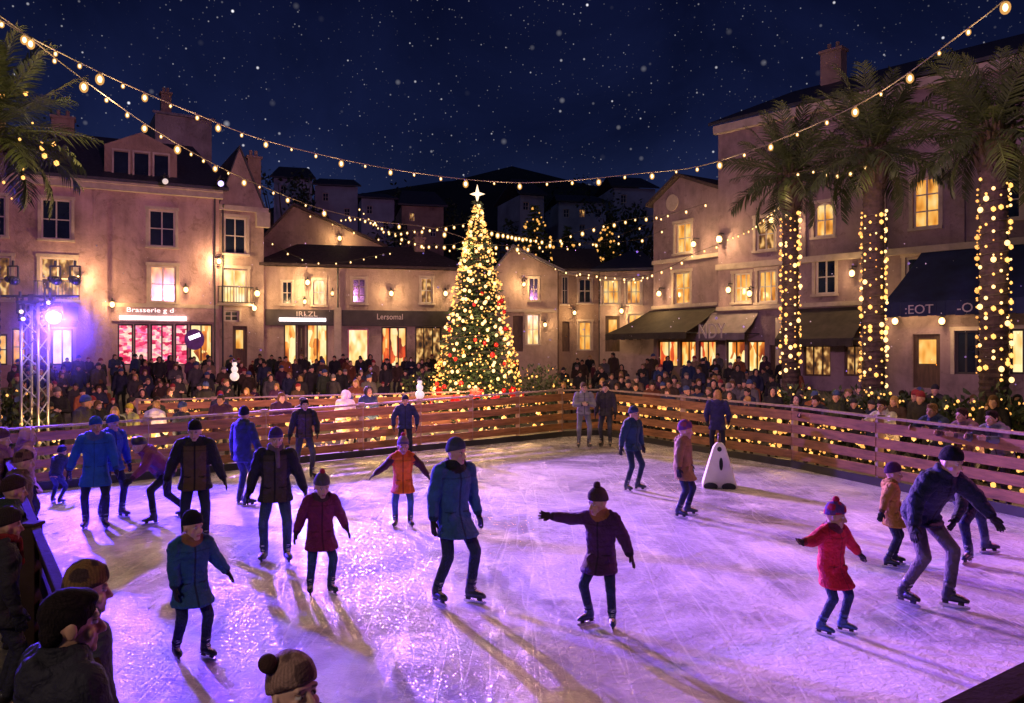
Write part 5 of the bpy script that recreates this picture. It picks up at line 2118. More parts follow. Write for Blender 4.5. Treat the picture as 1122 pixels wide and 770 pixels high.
def jacket_shapes(F_, L_, hood=True, puff=0.0):
    """coat to L_ below the pelvis with sleeves, cuffs and collar"""
    m = MB()
    b = F_.bulk()
    T = F_.T
    mid = ((F_.K[0] + F_.K[1]) / 2 - F_.P)
    mid = mid.normalized() if mid.length > .05 else Vector((0, 0, -1))
    rings = []
    sp = abs(F_.K[0].x - F_.K[1].x) * .5
    hem = F_.P + mid * L_
    fl = max(0, L_ - .05)
    ax, ay = F_.Rp @ Vector((1, 0, 0)), F_.Rp @ Vector((0, 1, 0))
    w_ = (.186 + .10 * fl) * b + puff + min(.05, sp * .12 * L_ / .3)
    d_ = (.142 + .10 * fl) * b + puff
    kdir = ((F_.K[0] - F_.K[1]))
    ky = min(.10, abs(kdir.y) * .22 * (L_ / .35))
    rings.append((hem, ax * w_, ay * (d_ + ky)))
    rings.append((hem - mid * .03, ax * (w_ + .004), ay * (d_ + ky + .004)))
    if L_ > .15: rings.append((F_.P + mid * (L_ * .45), ax * (.182 * b + puff + .02 * fl), ay * (.142 * b + puff + ky * .5)))
    for z, a, c in ((.0, .178, .134), (.13, .166, .124), (.26, .180, .132), (.38, .196, .134), (.455, .190, .112), (.495, .135, .092), (.535, .082, .08)):
        rings.append((T(0, 0 if z < .4 else .005, z), F_.Rt @ Vector((a * b + puff * .8, 0, 0)), F_.Rt @ Vector((0, c * b + puff * .8, 0))))
    m.loft(rings, 22)
    for i in (0, 1):
        m.cap(F_.S[i], .082 * b + puff * .6, F_.E[i], .066 * b + puff * .5)
        d = (F_.Wr[i] - F_.E[i])
        m.cap(F_.E[i], .066 * b + puff * .5, F_.E[i] + d * .86, .050 * b + puff * .3)
        dn = d.normalized()
        o = dn.orthogonal().normalized()
        for t, r in ((.90, .050),):
            c = F_.E[i] + d * t
            m.loft([(c - dn * .025, o * r * b, dn.cross(o) * r * b), (c + dn * .02, o * r * b, dn.cross(o) * r * b)], 14)
        # elbow folds
        for t, r in ((.45, .078), (.75, .073), (.93, .073)):
            c = F_.S[i].lerp(F_.E[i], t)
            dd = (F_.E[i] - F_.S[i]).normalized()
            oo = dd.orthogonal().normalized()
            r = r * b + puff * .45
            m.loft([(c - dd * .012, oo * r * .9, dd.cross(oo) * r * .9), (c, oo * r, dd.cross(oo) * r), (c + dd * .012, oo * r * .9, dd.cross(oo) * r * .9)], 14)
    # stand collar as a ring of short capsules
    n = 14
    for k in range(n):
        a0, a1 = 2 * math.pi * k / n, 2 * math.pi * (k + 1) / n
        g = lambda a, z, r: F_.NB + F_.Rt @ Vector((r * math.cos(a), .01 + r * 1.02 * math.sin(a), z))
        m.cap(g(a0, .018, .082), .024, g(a1, .018, .082), .024, 8)
        m.cap(g(a0, .05, .078), .019, g(a1, .05, .078), .019, 8)
    if hood:
        n = 11
        for k in range(n):
            a0, a1 = math.pi * (-.12 + 1.24 * k / n), math.pi * (-.12 + 1.24 * (k + 1) / n)
            g = lambda a: F_.NB + F_.Rt @ Vector((.125 * math.cos(a), .035 + .105 * math.sin(a), .01 - .05 * math.sin(a)))
            m.cap(g(a0), .034, g(a1), .034, 8)
        m.ell(F_.NB + F_.Rt @ Vector((0, .12, -.06)), (.10, .05, .10), F_.Rt)
    if F_.d.get('pockets', True):
        for sx in (-1, 1):
            m.ell(F_.P + F_.Rp @ Vector((sx * .10 * b, -(.128 * b + puff * .8), -.03)), (.055, .022, .05), F_.Rp, 10)
    return m


def wrinkle(me, amp, seed, quilt=0.0, F_=None):
    co = coords(me)
    no = np.empty(len(me.vertices) * 3)
    me.vertices.foreach_get('normal', no)
    no = no.reshape(-1, 3)
    out = co.copy()
    for i in range(len(co)):
        p = co[i]
        n_ = noise.noise(Vector((p[0] * 7 + seed, p[1] * 7, p[2] * 10))) + .5 * noise.noise(Vector((p[0] * 17 + seed, p[1] * 17, p[2] * 24)))
        out[i] = p + no[i] * (amp * n_)
    if quilt and F_ is not None:
        l_ = (co - np.array(F_.P)) @ np.array(F_.Rt)
        out += no * (quilt * np.abs(np.sin(l_[:, 2] * math.pi / .075)))[:, None]
    me.vertices.foreach_set('co', out.ravel())
    me.update()


def paint_jacket(me, F_, col, dark=None, trim=None, panel=None, L_=.2):
    co = coords(me)
    l_ = (co - np.array(F_.P)) @ np.array(F_.Rt)
    c = np.tile(np.array(col, dtype=float), (len(co), 1))
    rng = np.random.default_rng(3)
    dk = np.array(dark or [v * .35 for v in col])
    if panel is not None:
        pn = (l_[:, 1] < -.02) & (np.abs(l_[:, 0]) < .15) & (l_[:, 2] < .46)
        c[pn] = panel
    zp = (np.abs(l_[:, 0]) < .010) & (l_[:, 1] < -.03)
    c[zp] = dk
    sh = np.abs(l_[:, 2] - .40 + .2 * l_[:, 0] * 0) < .006
    c[sh & (np.abs(l_[:, 0]) < .2)] *= .55
    ph = (np.abs(np.abs(l_[:, 0]) - .10) < .055) & (np.abs(l_[:, 2] - .025) < .006) & (l_[:, 1] < -.08)
    c[ph] = dk
    if trim is not None:
        nb = np.linalg.norm((co - np.array(F_.NB)) * (1, 1, .8), axis=1)
        c[nb < .135] = trim
    for i in (0, 1):
        d = np.linalg.norm(co - np.array(F_.E[i].lerp(F_.Wr[i], .92)), axis=1)
        c[d < .058] = dk
    return c


def trouser_shapes(F_):
    m = MB()
    b = .5 + .5 * F_.bulk()
    m.loft([(F_.P + F_.Rp @ Vector((0, 0, z)), F_.Rp @ Vector((a * b, 0, 0)), F_.Rp @ Vector((0, c * b, 0))) for z, a, c in ((-.10, .13, .105), (-.03, .160, .118), (.06, .155, .112), (.14, .14, .10))], 18)
    for i in (0, 1):
        m.cap(F_.H[i] + Vector((0, 0, -.01)), .092 * b, F_.K[i], .064 * b, 14)
        e = F_.K[i].lerp(F_.A[i], .80)
        m.cap(F_.K[i], .066 * b, e, .054 * b, 14)
        for t, r in ((.06, .071), (.84, .062), (.70, .058)):
            c = F_.K[i].lerp(F_.A[i], t)
            dd = (F_.A[i] - F_.K[i]).normalized()
            oo = dd.orthogonal().normalized()
            m.loft([(c - dd * .02, oo * r * b * .85, dd.cross(oo) * r * b * .85), (c, oo * r * b, dd.cross(oo) * r * b), (c + dd * .02, oo * r * b * .85, dd.cross(oo) * r * b * .85)], 14)
    return m


def boot_shapes(F_, i):
    m = MB()
    Q = RZ(F_.fyaw[i]) @ RX(F_.fpitch[i])
    a = F_.A[i]
    g = lambda x, y, z: a + Q @ Vector((x, y, z))
    sh = (F_.K[i] - a).normalized()
    m.cap(g(0, .005, .0), .052, a + sh * .11, .060, 14)
    m.loft([(g(0, .005, -.085), Q @ Vector((.040, 0, 0)), Q @ Vector((0, .055, 0))), (g(0, .01, -.05), Q @ Vector((.047, 0, 0)), Q @ Vector((0, .06, 0))), (g(0, .012, .0), Q @ Vector((.045, 0, 0)), Q @ Vector((0, .055, 0)))], 14)
    m.loft([(g(0, .03, -.065), Q @ Vector((.040, 0, 0)), Q @ Vector((0, 0, .028))), (g(0, -.06, -.052), Q @ Vector((.046, 0, 0)), Q @ Vector((0, 0, .040))), (g(0, -.13, -.060), Q @ Vector((.047, 0, 0)), Q @ Vector((0, 0, .032))), (g(0, -.175, -.068), Q @ Vector((.034, 0, 0)), Q @ Vector((0, 0, .022))), (g(0, -.195, -.072), Q @ Vector((.012, 0, 0)), Q @ Vector((0, 0, .010)))], 14)
    m.cap(g(-.02, -.045, .0), .022, g(.02, -.045, .0), .022, 8)
    return m


def skate(F_, i, root, colr, blade_col=None):
    Q = RZ(F_.fyaw[i]) @ RX(F_.fpitch[i])
    a = F_.A[i]
    g = lambda x, y, z: a + Q @ Vector((x, y, z))
    me = remesh(boot_shapes(F_, i), .009, 2, 'skate_boot')
    co = coords(me)
    l_ = (co - np.array(a)) @ np.array(Q)
    c = np.tile(np.array(colr), (len(co), 1))
    lace = (np.abs(l_[:, 0]) < .022) & (l_[:, 1] < -.03) & (l_[:, 2] > -.03) & (np.sin(l_[:, 2] * 260 + l_[:, 1] * 200) > .2)
    c[lace] = (.5, .5, .5)
    c[l_[:, 2] > .095] = np.array(colr) * .4 + .02
    paint(me, c)
    bt = link('skate', me, root, M['leather'])
    m = MB()
    m.loft([(g(0, .06, -.088), Q @ Vector((.036, 0, 0)), Q @ Vector((0, 0, .008))), (g(0, -.1, -.088), Q @ Vector((.042, 0, 0)), Q @ Vector((0, 0, .008))), (g(0, -.185, -.084), Q @ Vector((.02, 0, 0)), Q @ Vector((0, 0, .008)))], 12)
    for y in (.03, -.115):
        m.box(g(0, y, -.108), (.022, .055, .036), Q)
    m.build('sole', M['black_plastic'], bt)
    m = MB()
    pr = [(.085, -.125), (.09, -.150), (.06, -.163), (-.16, -.163), (-.195, -.150), (-.20, -.130), (-.17, -.122)]
    t = .0045
    vs = [g(t, y, z) for y, z in pr] + [g(-t, y, z) for y, z in pr]
    n = len(pr)
    m.add(vs, [tuple(range(n)), tuple(reversed(range(n, 2 * n)))] + [(k, n + k, n + (k + 1) % n, (k + 1) % n) for k in range(n)])
    m.build('blade', M['steel'], bt)
    return bt


def shoe_shapes(F_, i):
    m = MB()
    Q = RZ(F_.fyaw[i])
    g = lambda x, y, z: F_.A[i] + Q @ Vector((x, y, z))
    m.cap(g(0, .0, .06), .055, g(0, .01, -.03), .045)
    m.cap(g(0, .03, -.045), .04, g(0, -.15, -.05), .038)
    return m


def hat_shapes(F_, kind):
    m = MB()
    h, Rr, k = F_.hd, F_.Rh, F_.hk
    X = lambda r: Rr @ Vector((r * k, 0, 0))
    Y = lambda r: Rr @ Vector((0, r * k, 0))
    if kind in ('beanie', 'pom', 'bear'):
        tl = -.30
        prof = [(.024, .080, .100), (.030, .0885, .108), (.058, .090, .109), (.072, .0875, .106), (.10, .081, .099), (.130, .066, .082), (.153, .042, .054), (.166, .012, .016)]
        if kind == 'bear': prof[0] = (-.02, .084, .10)
        m.loft([(h(0, .012 + (z - .03) * .12, z), X(a), Y(b) + Rr @ Vector((0, 0, b * tl * k)) * (1 if z < .12 else .5)) for z, a, b in prof], 24)
        if kind == 'bear':
            for sx in (-1, 1): m.cap(h(sx * .088, .0, .03), .022 * k, h(sx * .082, -.01, -.075), .016 * k)
    elif kind == 'helmet':
        prof = [(.015, .090, .112), (.03, .097, .118), (.07, .097, .118), (.11, .084, .103), (.14, .058, .072), (.153, .02, .028)]
        m.loft([(h(0, .014, z), X(a), Y(b) + Rr @ Vector((0, 0, -b * .16 * k))) for z, a, b in prof], 24)
    elif kind == 'hair':
        m.ell(h(0, .020, .046), (.0825 * k, .102 * k, .094 * k), Rr, 20)
        m.ell(h(0, .062, -.02), (.068 * k, .050 * k, .062 * k), Rr, 14)
        m.ell(h(0, -.03, .095), (.060 * k, .058 * k, .036 * k), Rr, 14)
        for sx in (-1, 1): m.ell(h(sx * .072, .002, .012), (.011 * k, .020 * k, .042 * k), Rr, 10)
    elif kind == 'long':
        m.ell(h(0, .020, .046), (.084 * k, .102 * k, .095 * k), Rr, 20)
        m.ell(h(0, .060, -.06), (.085 * k, .050 * k, .12 * k), Rr, 16)
        for sx in (-1, 1): m.cap(h(sx * .074, .0, .04), .022 * k, h(sx * .080, .01, -.14), .024 * k, 10)
    elif kind == 'hood':
        for k2 in range(12):
            a0, a1 = math.pi * (-.15 + 1.3 * k2 / 12), math.pi * (-.15 + 1.3 * (k2 + 1) / 12)
            m.cap(h(.098 * math.cos(a0), -.045, .01 + .115 * math.sin(a0)), .02 * k, h(.098 * math.cos(a1), -.045, .01 + .115 * math.sin(a1)), .02 * k, 8)
        m.ell(h(0, .04, .02), (.105 * k, .095 * k, .13 * k), Rr, 18)
        m.cap(h(0, .07, -.05), .075 * k, F_.NB + F_.Rt @ Vector((0, .06, -.03)), .09)
    return m


SKIN = [(.52, .30, .21), (.46, .26, .17), (.58, .36, .27), (.33, .18, .11)]


def person(label, loc, yaw, height, d, group=None, vox=.0105):
    """one person: body mesh as root, clothing as children"""
    F_ = Fig(d)
    g = d.get
    seed = g('seed', abs(hash_(label)) % 1000)
    hat = g('hat', 'beanie')
    top = .165 if hat != 'none' else .13
    full = (F_.HC + F_.Rh @ Vector((0, 0, top * F_.hk))).z
    s = height / g('full', full)
    me = body_mesh(F_, vox)
    skin = SKIN[g('tone', seed % 3)]
    paint_body(me, F_, skin, g('hairc', (.05, .03, .02)), True)
    root = link('person', me, None, M['skin'])
    root.location = loc
    root.rotation_euler = (0, 0, R(yaw))
    root.scale = (s, s, s)
    tag(root, label, 'person', group)
    # jacket
    L_ = g('coat_len', .22)
    jm = remesh(jacket_shapes(F_, L_, g('hood', True), g('puff', .013)), .0115, 2, 'jacket')
    wrinkle(jm, .011, seed, g('quilt', 0), F_)
    cc = paint_jacket(jm, F_, g('coat', (.02, .02, .03)), g('coat_dark'), g('trim'), g('panel'), L_)
    if g('sleeve') is not None:
        co = coords(jm)
        for i in (0, 1):
            for a, b in ((F_.S[i], F_.E[i]), (F_.E[i], F_.Wr[i])):
                A_, B_ = np.array(a), np.array(b)
                if a is F_.S[i]: A_ = A_ + (B_ - A_) * .12
                t = np.clip(((co - A_) @ (B_ - A_)) / ((B_ - A_) @ (B_ - A_)), 0, 1)
                dd = np.linalg.norm(co - (A_ + t[:, None] * (B_ - A_)), axis=1)
                lx = np.abs(((co - np.array(F_.P)) @ np.array(F_.Rt))[:, 0])
                cc[(dd < .085) & (lx > .165)] = g('sleeve')
    paint(jm, cc)
    jk = link('jacket', jm, root, M['cloth'])
    # trousers
    tm = remesh(trouser_shapes(F_), .0125, 2, 'trousers')
    wrinkle(tm, .006, seed + 5)
    co = coords(tm)
    tc_ = np.tile(np.array(g('legs', (.02, .025, .045)), dtype=float), (len(co), 1))
    for i in (0, 1):
        dd = np.linalg.norm(co - np.array(F_.K[i] + Vector((0, -.06, 0))), axis=1)
        tc_ *= (1 + .45 * np.exp(-(dd / .09) ** 2))[:, None]
    paint(tm, tc_)
    link('trousers', tm, root, M['cloth'])
    # feet
    for i in (0, 1):
        if g('skates', True): skate(F_, i, root, g('boot', (.012, .012, .016)))
        else:
            sm = remesh(shoe_shapes(F_, i), .012, 1, 'boot')
            flat(sm, (.02, .016, .014))
            link('boot', sm, root, M['leather'])
    # gloves
    gl = g('gloves', (.012, .012, .016))
    if gl is not None:
        for i in (0, 1):
            m = MB()
            hand_shapes(m, F_.Wr[i], F_.fd[i], 1 - 2 * i, 1.28, g('spread', .16), g('curl', .35), 1.04)
            m.cap(F_.Wr[i] - F_.fd[i] * .025, .040, F_.Wr[i] + F_.fd[i] * .035, .030)
            gm = remesh(m, .0065, 1, 'glove')
            flat(gm, gl)
            link('glove', gm, root, M['cloth'])
    # hat
    hc_ = g('hatc', (.03, .03, .04))
    if hat != 'none':
        hm = remesh(hat_shapes(F_, hat), .0085, 2, hat)
        co = coords(hm)
        l_ = head_local(F_, co)
        c = np.tile(np.array(hc_, dtype=float), (len(co), 1))
        if hat in ('beanie', 'pom', 'bear'):
            a = np.arctan2(l_[:, 0], l_[:, 1])
            c *= (1 + .28 * np.sin(a * 34))[:, None]
            if g('hat2') is not None:
                band = (np.abs(l_[:, 2] - .062) < .022) if g('hatstyle', 0) == 0 else (np.sin(a * 3 + 1.2) * np.sin(l_[:, 2] * 42 + .6) > .15)
                c[band] = np.array(g('hat2')) * (1 + .2 * np.sin(a[band] * 34))[:, None]
        elif hat in ('hair', 'long'):
            wrinkle(hm, .006, seed + 2)
            a = np.arctan2(l_[:, 0], l_[:, 1])
            c *= (1 + .5 * np.sin(a * 61 + l_[:, 2] * 30 + 2 * np.sin(l_[:, 2] * 70)))[:, None]
        paint(hm, c)
        nm = {'beanie': 'beanie', 'pom': 'beanie', 'bear': 'beanie', 'helmet': 'helmet', 'hair': 'hair', 'long': 'hair', 'hood': 'hood'}[hat]
        ho = link(nm, hm, root, M['knit'] if nm in ('beanie', 'hair') else M['leather'] if nm == 'helmet' else M['cloth'])
        poms = []
        if hat == 'pom': poms = [F_.hd(*g('pomat', (0, .03, .178)))]
        if hat == 'bear': poms = [F_.hd(-.082, .005, .135), F_.hd(.082, .005, .135)]
        for p in poms:
            m = MB()
            m.ell(p, (.036 * F_.hk,) * 3, None, 14)
            pm = remesh(m, .008, 0, 'pompom')
            wrinkle(pm, .012, seed + 9)
            flat(pm, g('pomc', hc_))
            link('pompom', pm, ho, M['knit'])
        if g('hair_below') is not None:
            m = MB()
            for sx in (-1, 0, 1):
                m.cap(F_.hd(sx * .05, .06, .01), .035 * F_.hk, F_.hd(sx * .06, .075, -.15), .025 * F_.hk)
            m2 = remesh(m, .01, 1, 'hair')
            wrinkle(m2, .008, seed)
            flat(m2, g('hair_below'))
            link('hair', m2, root, M['knit'])
    if g('scarf') is not None:
        m = MB()
        n = 16
        for rr, zz, th in ((.080, .052, .030), (.084, .02, .030)):
            for k in range(n):
                a0, a1 = 2 * math.pi * k / n, 2 * math.pi * (k + 1) / n
                q = lambda a: F_.NB + F_.Rt @ Vector((rr * math.cos(a), .0 + rr * math.sin(a), zz + .012 * math.sin(a * 2 + zz * 40)))
                m.cap(q(a0), th, q(a1), th, 8)
        m.cap(F_.NB + F_.Rt @ Vector((.03, -.11, .01)), .032, F_.NB + F_.Rt @ Vector((.045, -.15, -.20)), .028)
        sm = remesh(m, .011, 1, 'scarf')
        wrinkle(sm, .006, seed)
        flat(sm, g('scarf'))
        link('scarf', sm, root, M['knit'])
    return root


def hash_(s):
    h = 7
    for ch in s: h = (h * 31 + ord(ch)) % 1000003
    return h


A0 = ((.25, -.05, -1), (.12, -.30, -1))       # hanging left arm
mir = lambda a: ((-a[0][0], a[0][1], a[0][2]), (-a[1][0], a[1][1], a[1][2]))
CH = dict(head=1.27, leg=.90, sw=.170, arm=.90)      # child proportions


def sk(label, px, py, h, yaw, kid=False, **d):
    if kid: d = {**CH, **d}
    return person(label, onground(px, py), yaw, h, d)


STR = lambda a, b=0: ((.13, -a, 0, 10), (-.13, a, b, -12))        # one skate ahead of the other

sk('adult in a bright blue long coat and blue beanie skating at the far left', 105, 580, 1.76, 20, coat=(.015, .085, .42), coat_dark=(.01, .04, .2), coat_len=.30, hatc=(.02, .07, .36), legs=(.012, .014, .03), feet=((.14, -.05, 0, 20), (-.15, .06, 0, -10)),
   arms=(((.30, -.1, -1), (.22, -.35, -1)), ((-.45, .05, -1), (-.30, -.1, -1))), hyaw=25, trim=(.06, .09, .3))
sk('person in a dark blue jacket half hidden behind the bright blue coat', 122, 568, 1.72, 60, coat=(.015, .05, .22), coat_len=.16, hatc=(.02, .05, .2), legs=(.012, .014, .025), feet=STR(.10), hyaw=10)
sk('crouching skater in a purple jacket and dark helmet, pushing off at the left fence', 180, 572, 1.42, -52, coat=(.16, .03, .09), panel=(.10, .03, .14), coat_len=.08, hat='helmet', hatc=(.02, .015, .03), legs=(.01, .01, .014), lean=48, bend=.16,
   feet=((.10, -.20, 0, 5), (-.16, .42, .0, -25)), off=(0, -.06), arms=(((.45, -.5, -.7), (.1, -.7, -.6)), ((-.5, .3, -.7), (-.35, .5, -.6))), hpitch=12)
sk('man in a black jacket with a brown front, behind the teal coated boy', 214, 600, 1.80, 18, coat=(.012, .012, .018), panel=(.085, .05, .022), coat_len=.17, hat='beanie', hatc=(.012, .012, .014), legs=(.012, .016, .035), feet=((.13, -.06, 0, 15), (-.13, .05, 0, -8)),
   arms=(((.38, -.0, -1), (.42, -.15, -1)), ((-.48, -.05, -1), (-.25, -.4, -.9))), hyaw=-5, hpitch=14, bulk=1.08)
sk('boy in a teal blue parka and dark beanie, nearest skater at the left', 209, 722, 1.34, 42, True, coat=(.018, .075, .16), coat_dark=(.006, .02, .05), quilt=.005, coat_len=.26, hatc=(.014, .012, .022), legs=(.01, .016, .05), boot=(.010, .012, .03), feet=((.13, -.11, 0, 18), (-.13, .12, 0, -6)),
   arms=(((.55, .05, -.9), (.60, -.05, -.85)), ((-.16, -.12, -1), (-.06, -.35, -1))), hyaw=18, hpitch=6, trim=(.22, .10, .05), puff=.02, bulk=1.04)
sk('skater in a long navy jacket facing away near the left fence', 266, 554, 1.78, 150, coat=(.018, .025, .085), panel=(.07, .04, .05), coat_len=.22, hatc=(.012, .012, .03), legs=(.012, .018, .05), feet=((.15, -.06, 0, 12), (-.16, .06, 0, -20)), hyaw=40,
   arms=(((.36, .0, -1), (.30, -.25, -1)), ((-.40, -.1, -1), (-.3, -.2, -1))))
sk('man in a black coat, purple beanie and grey scarf with blue jeans', 302, 616, 1.77, 12, coat=(.013, .013, .02), panel=(.05, .035, .03), coat_len=.18, hatc=(.05, .03, .14), hat2=(.09, .06, .2), legs=(.03, .05, .10), boot=(.012, .02, .06), feet=((.15, -.04, 0, 16), (-.15, .04, 0, -12)),
   arms=(((.42, .05, -1), (.36, -.15, -1)), ((-.35, .1, -1), (-.25, -.2, -1))), scarf=(.14, .10, .12), hyaw=14, hpitch=10, bulk=1.06, hood=False)
sk('dark haired man in a dark jacket and grey trousers close to the back fence', 333, 524, 1.76, 25, coat=(.014, .013, .018), panel=(.05, .03, .022), coat_len=.08, hat='hair', hatc=(.01, .008, .008), legs=(.05, .05, .06), feet=((.16, -.08, 0, 20), (-.14, .10, 0, -15)),
   arms=(((.35, -.05, -1), (-.1, -.7, -.7)), ((-.35, -.05, -1), (-.25, -.25, -1))))
sk('girl in a maroon coat and grey beanie with a red pompom', 352, 651, 1.38, 24, True, coat=(.135, .012, .055), coat_dark=(.05, .005, .02), coat_len=.26, hat='pom', hatc=(.10, .08, .10), pomc=(.35, .03, .05), legs=(.02, .04, .095), boot=(.014, .025, .06), feet=((.13, -.04, 0, 18), (-.15, .05, 0, -10)),
   arms=(((.50, .08, -1), (.44, -.12, -1)), ((-.45, .05, -1), (-.35, -.15, -1))), trim=(.05, .02, .03), hyaw=8, hpitch=18, puff=.02)
sk('child in an orange red coat with dark sleeves and a grey pompom beanie', 442, 578, 1.44, 10, True, coat=(.62, .10, .012), panel=(.72, .16, .015), coat_dark=(.25, .03, .01), sleeve=(.05, .012, .02), coat_len=.24, hat='pom', hatc=(.26, .18, .20), hat2=(.12, .08, .14), pomc=(.5, .05, .06), legs=(.03, .07, .16), boot=(.012, .014, .022),
   feet=((.13, 0, 0, 14), (-.15, .03, 0, -16)), arms=(((.75, -.05, -.75), (.55, -.1, -.85)), ((-.75, .0, -.75), (-.75, -.15, -.55))), hyaw=6)
sk('person in a navy jacket with arms at the waist behind the orange coated child', 444, 506, 1.68, 8, coat=(.014, .02, .075), coat_len=.10, hatc=(.013, .016, .045), legs=(.012, .014, .03), feet=STR(.03), arms=(((.50, .1, -.9), (-.05, -.25, -.9)), ((-.5, .1, -.9), (.05, -.25, -.9))))
sk('man in a long steel blue coat and grey blue beanie mid-ice', 496, 661, 1.82, 36, coat=(.028, .085, .20), coat_dark=(.008, .03, .08), coat_len=.27, hatc=(.05, .06, .10), hat2=(.075, .085, .13), legs=(.014, .022, .055), boot=(.02, .022, .05), feet=((.17, -.10, 0, 26), (-.15, .09, 0, 2)),
   arms=(((.24, .10, -1), (.28, -.12, -1)), ((-.26, .06, -1), (-.16, -.28, -1))), trim=(.012, .014, .02), hyaw=26, hpitch=4, bulk=1.03)
sk('person in pale grey clothes with crossed arms standing in the far rink corner', 640, 491, 1.90, 5, coat=(.22, .21, .26), coat_len=.06, hat='hair', hatc=(.10, .06, .04), legs=(.16, .16, .22), boot=(.05, .05, .08), feet=((.13, 0, 0, 14), (-.15, 0, 0, -14)),
   arms=(((.30, -.25, -1), (-.85, -.45, .12)), ((-.30, -.25, -1), (.85, -.5, .05))), hood=False, gloves=None)
sk('person in dark grey clothes beside the pale grey one in the far rink corner', 664, 490, 1.88, -18, coat=(.035, .03, .04), coat_len=.12, hat='hair', hatc=(.03, .02, .015), legs=(.04, .04, .06), feet=STR(.05))
sk('teenager in a dark teal jacket and blue beanie before the far corner', 693, 538, 1.68, 42, coat=(.012, .04, .085), coat_len=.13, hat='beanie', hatc=(.025, .04, .12), hat2=(.05, .06, .16), legs=(.008, .02, .05), boot=(.008, .018, .05), feet=((.15, -.02, 0, 20), (-.15, .04, 0, -10)),
   arms=(((.30, .05, -1), (.25, -.1, -1)), ((-.40, .1, -1), (-.30, -.05, -1))), hyaw=10, head=1.08)
sk('child in a tan parka and mauve beanie seen half from behind', 749, 566, 1.62, 62, True, coat=(.20, .115, .045), coat_dark=(.06, .03, .012), coat_len=.24, hatc=(.13, .05, .17), hat2=(.30, .07, .09), hatstyle=1, legs=(.01, .016, .04), boot=(.012, .02, .055), feet=((.15, -.03, 0, 14), (-.16, .05, 0, -14)),
   arms=(((.36, .0, -1), (.30, -.15, -1)), ((-.42, .05, -1), (-.30, -.1, -1))), hyaw=30, puff=.022, bulk=1.05)
sk('woman with blonde hair in a gold trimmed navy coat by the right fence', 786, 505, 1.82, 165, coat=(.018, .016, .07), panel=(.02, .018, .08), coat_len=.24, hat='long', hatc=(.34, .19, .06), legs=(.014, .014, .03), feet=STR(.04), trim=(.25, .13, .03),
   arms=(((.32, .0, -1), (-.1, -.5, -.8)), ((-.32, 0, -1), (.0, -.5, -.8))))
sk('girl in a dark plum coat and brown pompom beanie, one arm stretched out', 657, 686, 1.40, -22, True, coat=(.058, .014, .075), coat_dark=(.018, .006, .03), quilt=.005, coat_len=.22, hat='pom', hatc=(.07, .04, .05), pomc=(.06, .03, .035), legs=(.012, .018, .06), boot=(.012, .028, .10), feet=((.17, -.02, 0, 18), (-.14, .02, 0, -34)),
   arms=(((.52, -.05, -.85), (.42, -.15, -.9)), ((-1, -.10, -.12), (-1, -.25, .12))), trim=(.30, .10, .05), gloves=(.03, .012, .02), hyaw=-38, hpitch=14, puff=.019, spread=.35, curl=.12)
sk('child in a bright red coat and purple red beanie, both arms out', 911, 694, 1.30, 30, True, coat=(.52, .012, .045), coat_dark=(.16, .006, .02), coat_len=.28, hat='pom', hatc=(.13, .05, .22), hat2=(.42, .02, .06), hatstyle=1, pomc=(.42, .02, .06), legs=(.012, .022, .07), boot=(.018, .05, .20),
   feet=((.16, -.05, 0, 22), (-.17, .03, 0, 12)), arms=(((.72, .0, -.75), (.66, -.12, -.70)), ((-.90, .0, -.35), (-1, -.15, .15))), trim=(.14, .02, .06), hyaw=36, hpitch=10, puff=.022, bulk=1.05)
sk('man in a navy puffer jacket and grey trousers bending forward at the right', 1014, 664, 1.80, 24, coat=(.014, .018, .05), panel=(.022, .022, .06), coat_len=.10, hatc=(.010, .010, .014), legs=(.085, .065, .085), boot=(.014, .014, .022), lean=34, bend=.10, full=1.72, quilt=.007,
   feet=((.19, -.12, 0, 26), (-.15, .14, 0, 2)), off=(.0, .06), arms=(((.75, -.45, -.8), (.45, -.50, -.9)), ((-.65, .0, -.75), (-.42, -.30, -.9))), hyaw=8, hpitch=16, bulk=1.10, hood=False)
sk('child in a mustard yellow coat and plum beanie behind the bending man', 976, 620, 1.34, 62, True, coat=(.34, .17, .03), coat_dark=(.10, .04, .01), coat_len=.24, hatc=(.06, .02, .06), legs=(.01, .014, .035), boot=(.012, .014, .03), feet=((.13, -.04, 0, 14), (-.15, .04, 0, -8)),
   arms=(((.45, -.1, -.9), (.2, -.4, -.9)), ((-.55, .35, -.8), (-.45, .2, -.9))), hyaw=10, puff=.02)
sk('skater in dark navy tights behind the bending man, legs wide apart', 1072, 612, 1.3, -62, coat=(.014, .016, .05), coat_len=.06, hatc=(.012, .012, .02), legs=(.010, .016, .055), boot=(.012, .02, .06), feet=((.10, -.36, 0, 10), (-.12, .36, 0, 150)), lean=66, bend=.22, full=1.32,
   arms=(((.35, -.6, -.7), (.1, -.7, -.6)), ((-.4, -.4, -.7), (-.1, -.7, -.6))), off=(-.0, -.22))
sk('small child in dark navy clothes crouching by the left fence', 62, 552, 1.05, 175, True, coat=(.014, .018, .05), coat_len=.14, hatc=(.014, .016, .035), legs=(.02, .03, .10), lean=26, bend=.14, feet=((.14, -.03, 0, 10), (-.15, .08, 0, -14)))

# people watching over the near left rail
def watcher(label, px, py_head, z, yaw, h, kid=False, **d):
    if kid: d = {**CH, **d}
    d['skates'] = False
    p = at(px, 385, z)
    return person(label, Vector((p.x, z, gz(p.x, z))), yaw, h, d, None, .0105 if z > 6 else .0065)


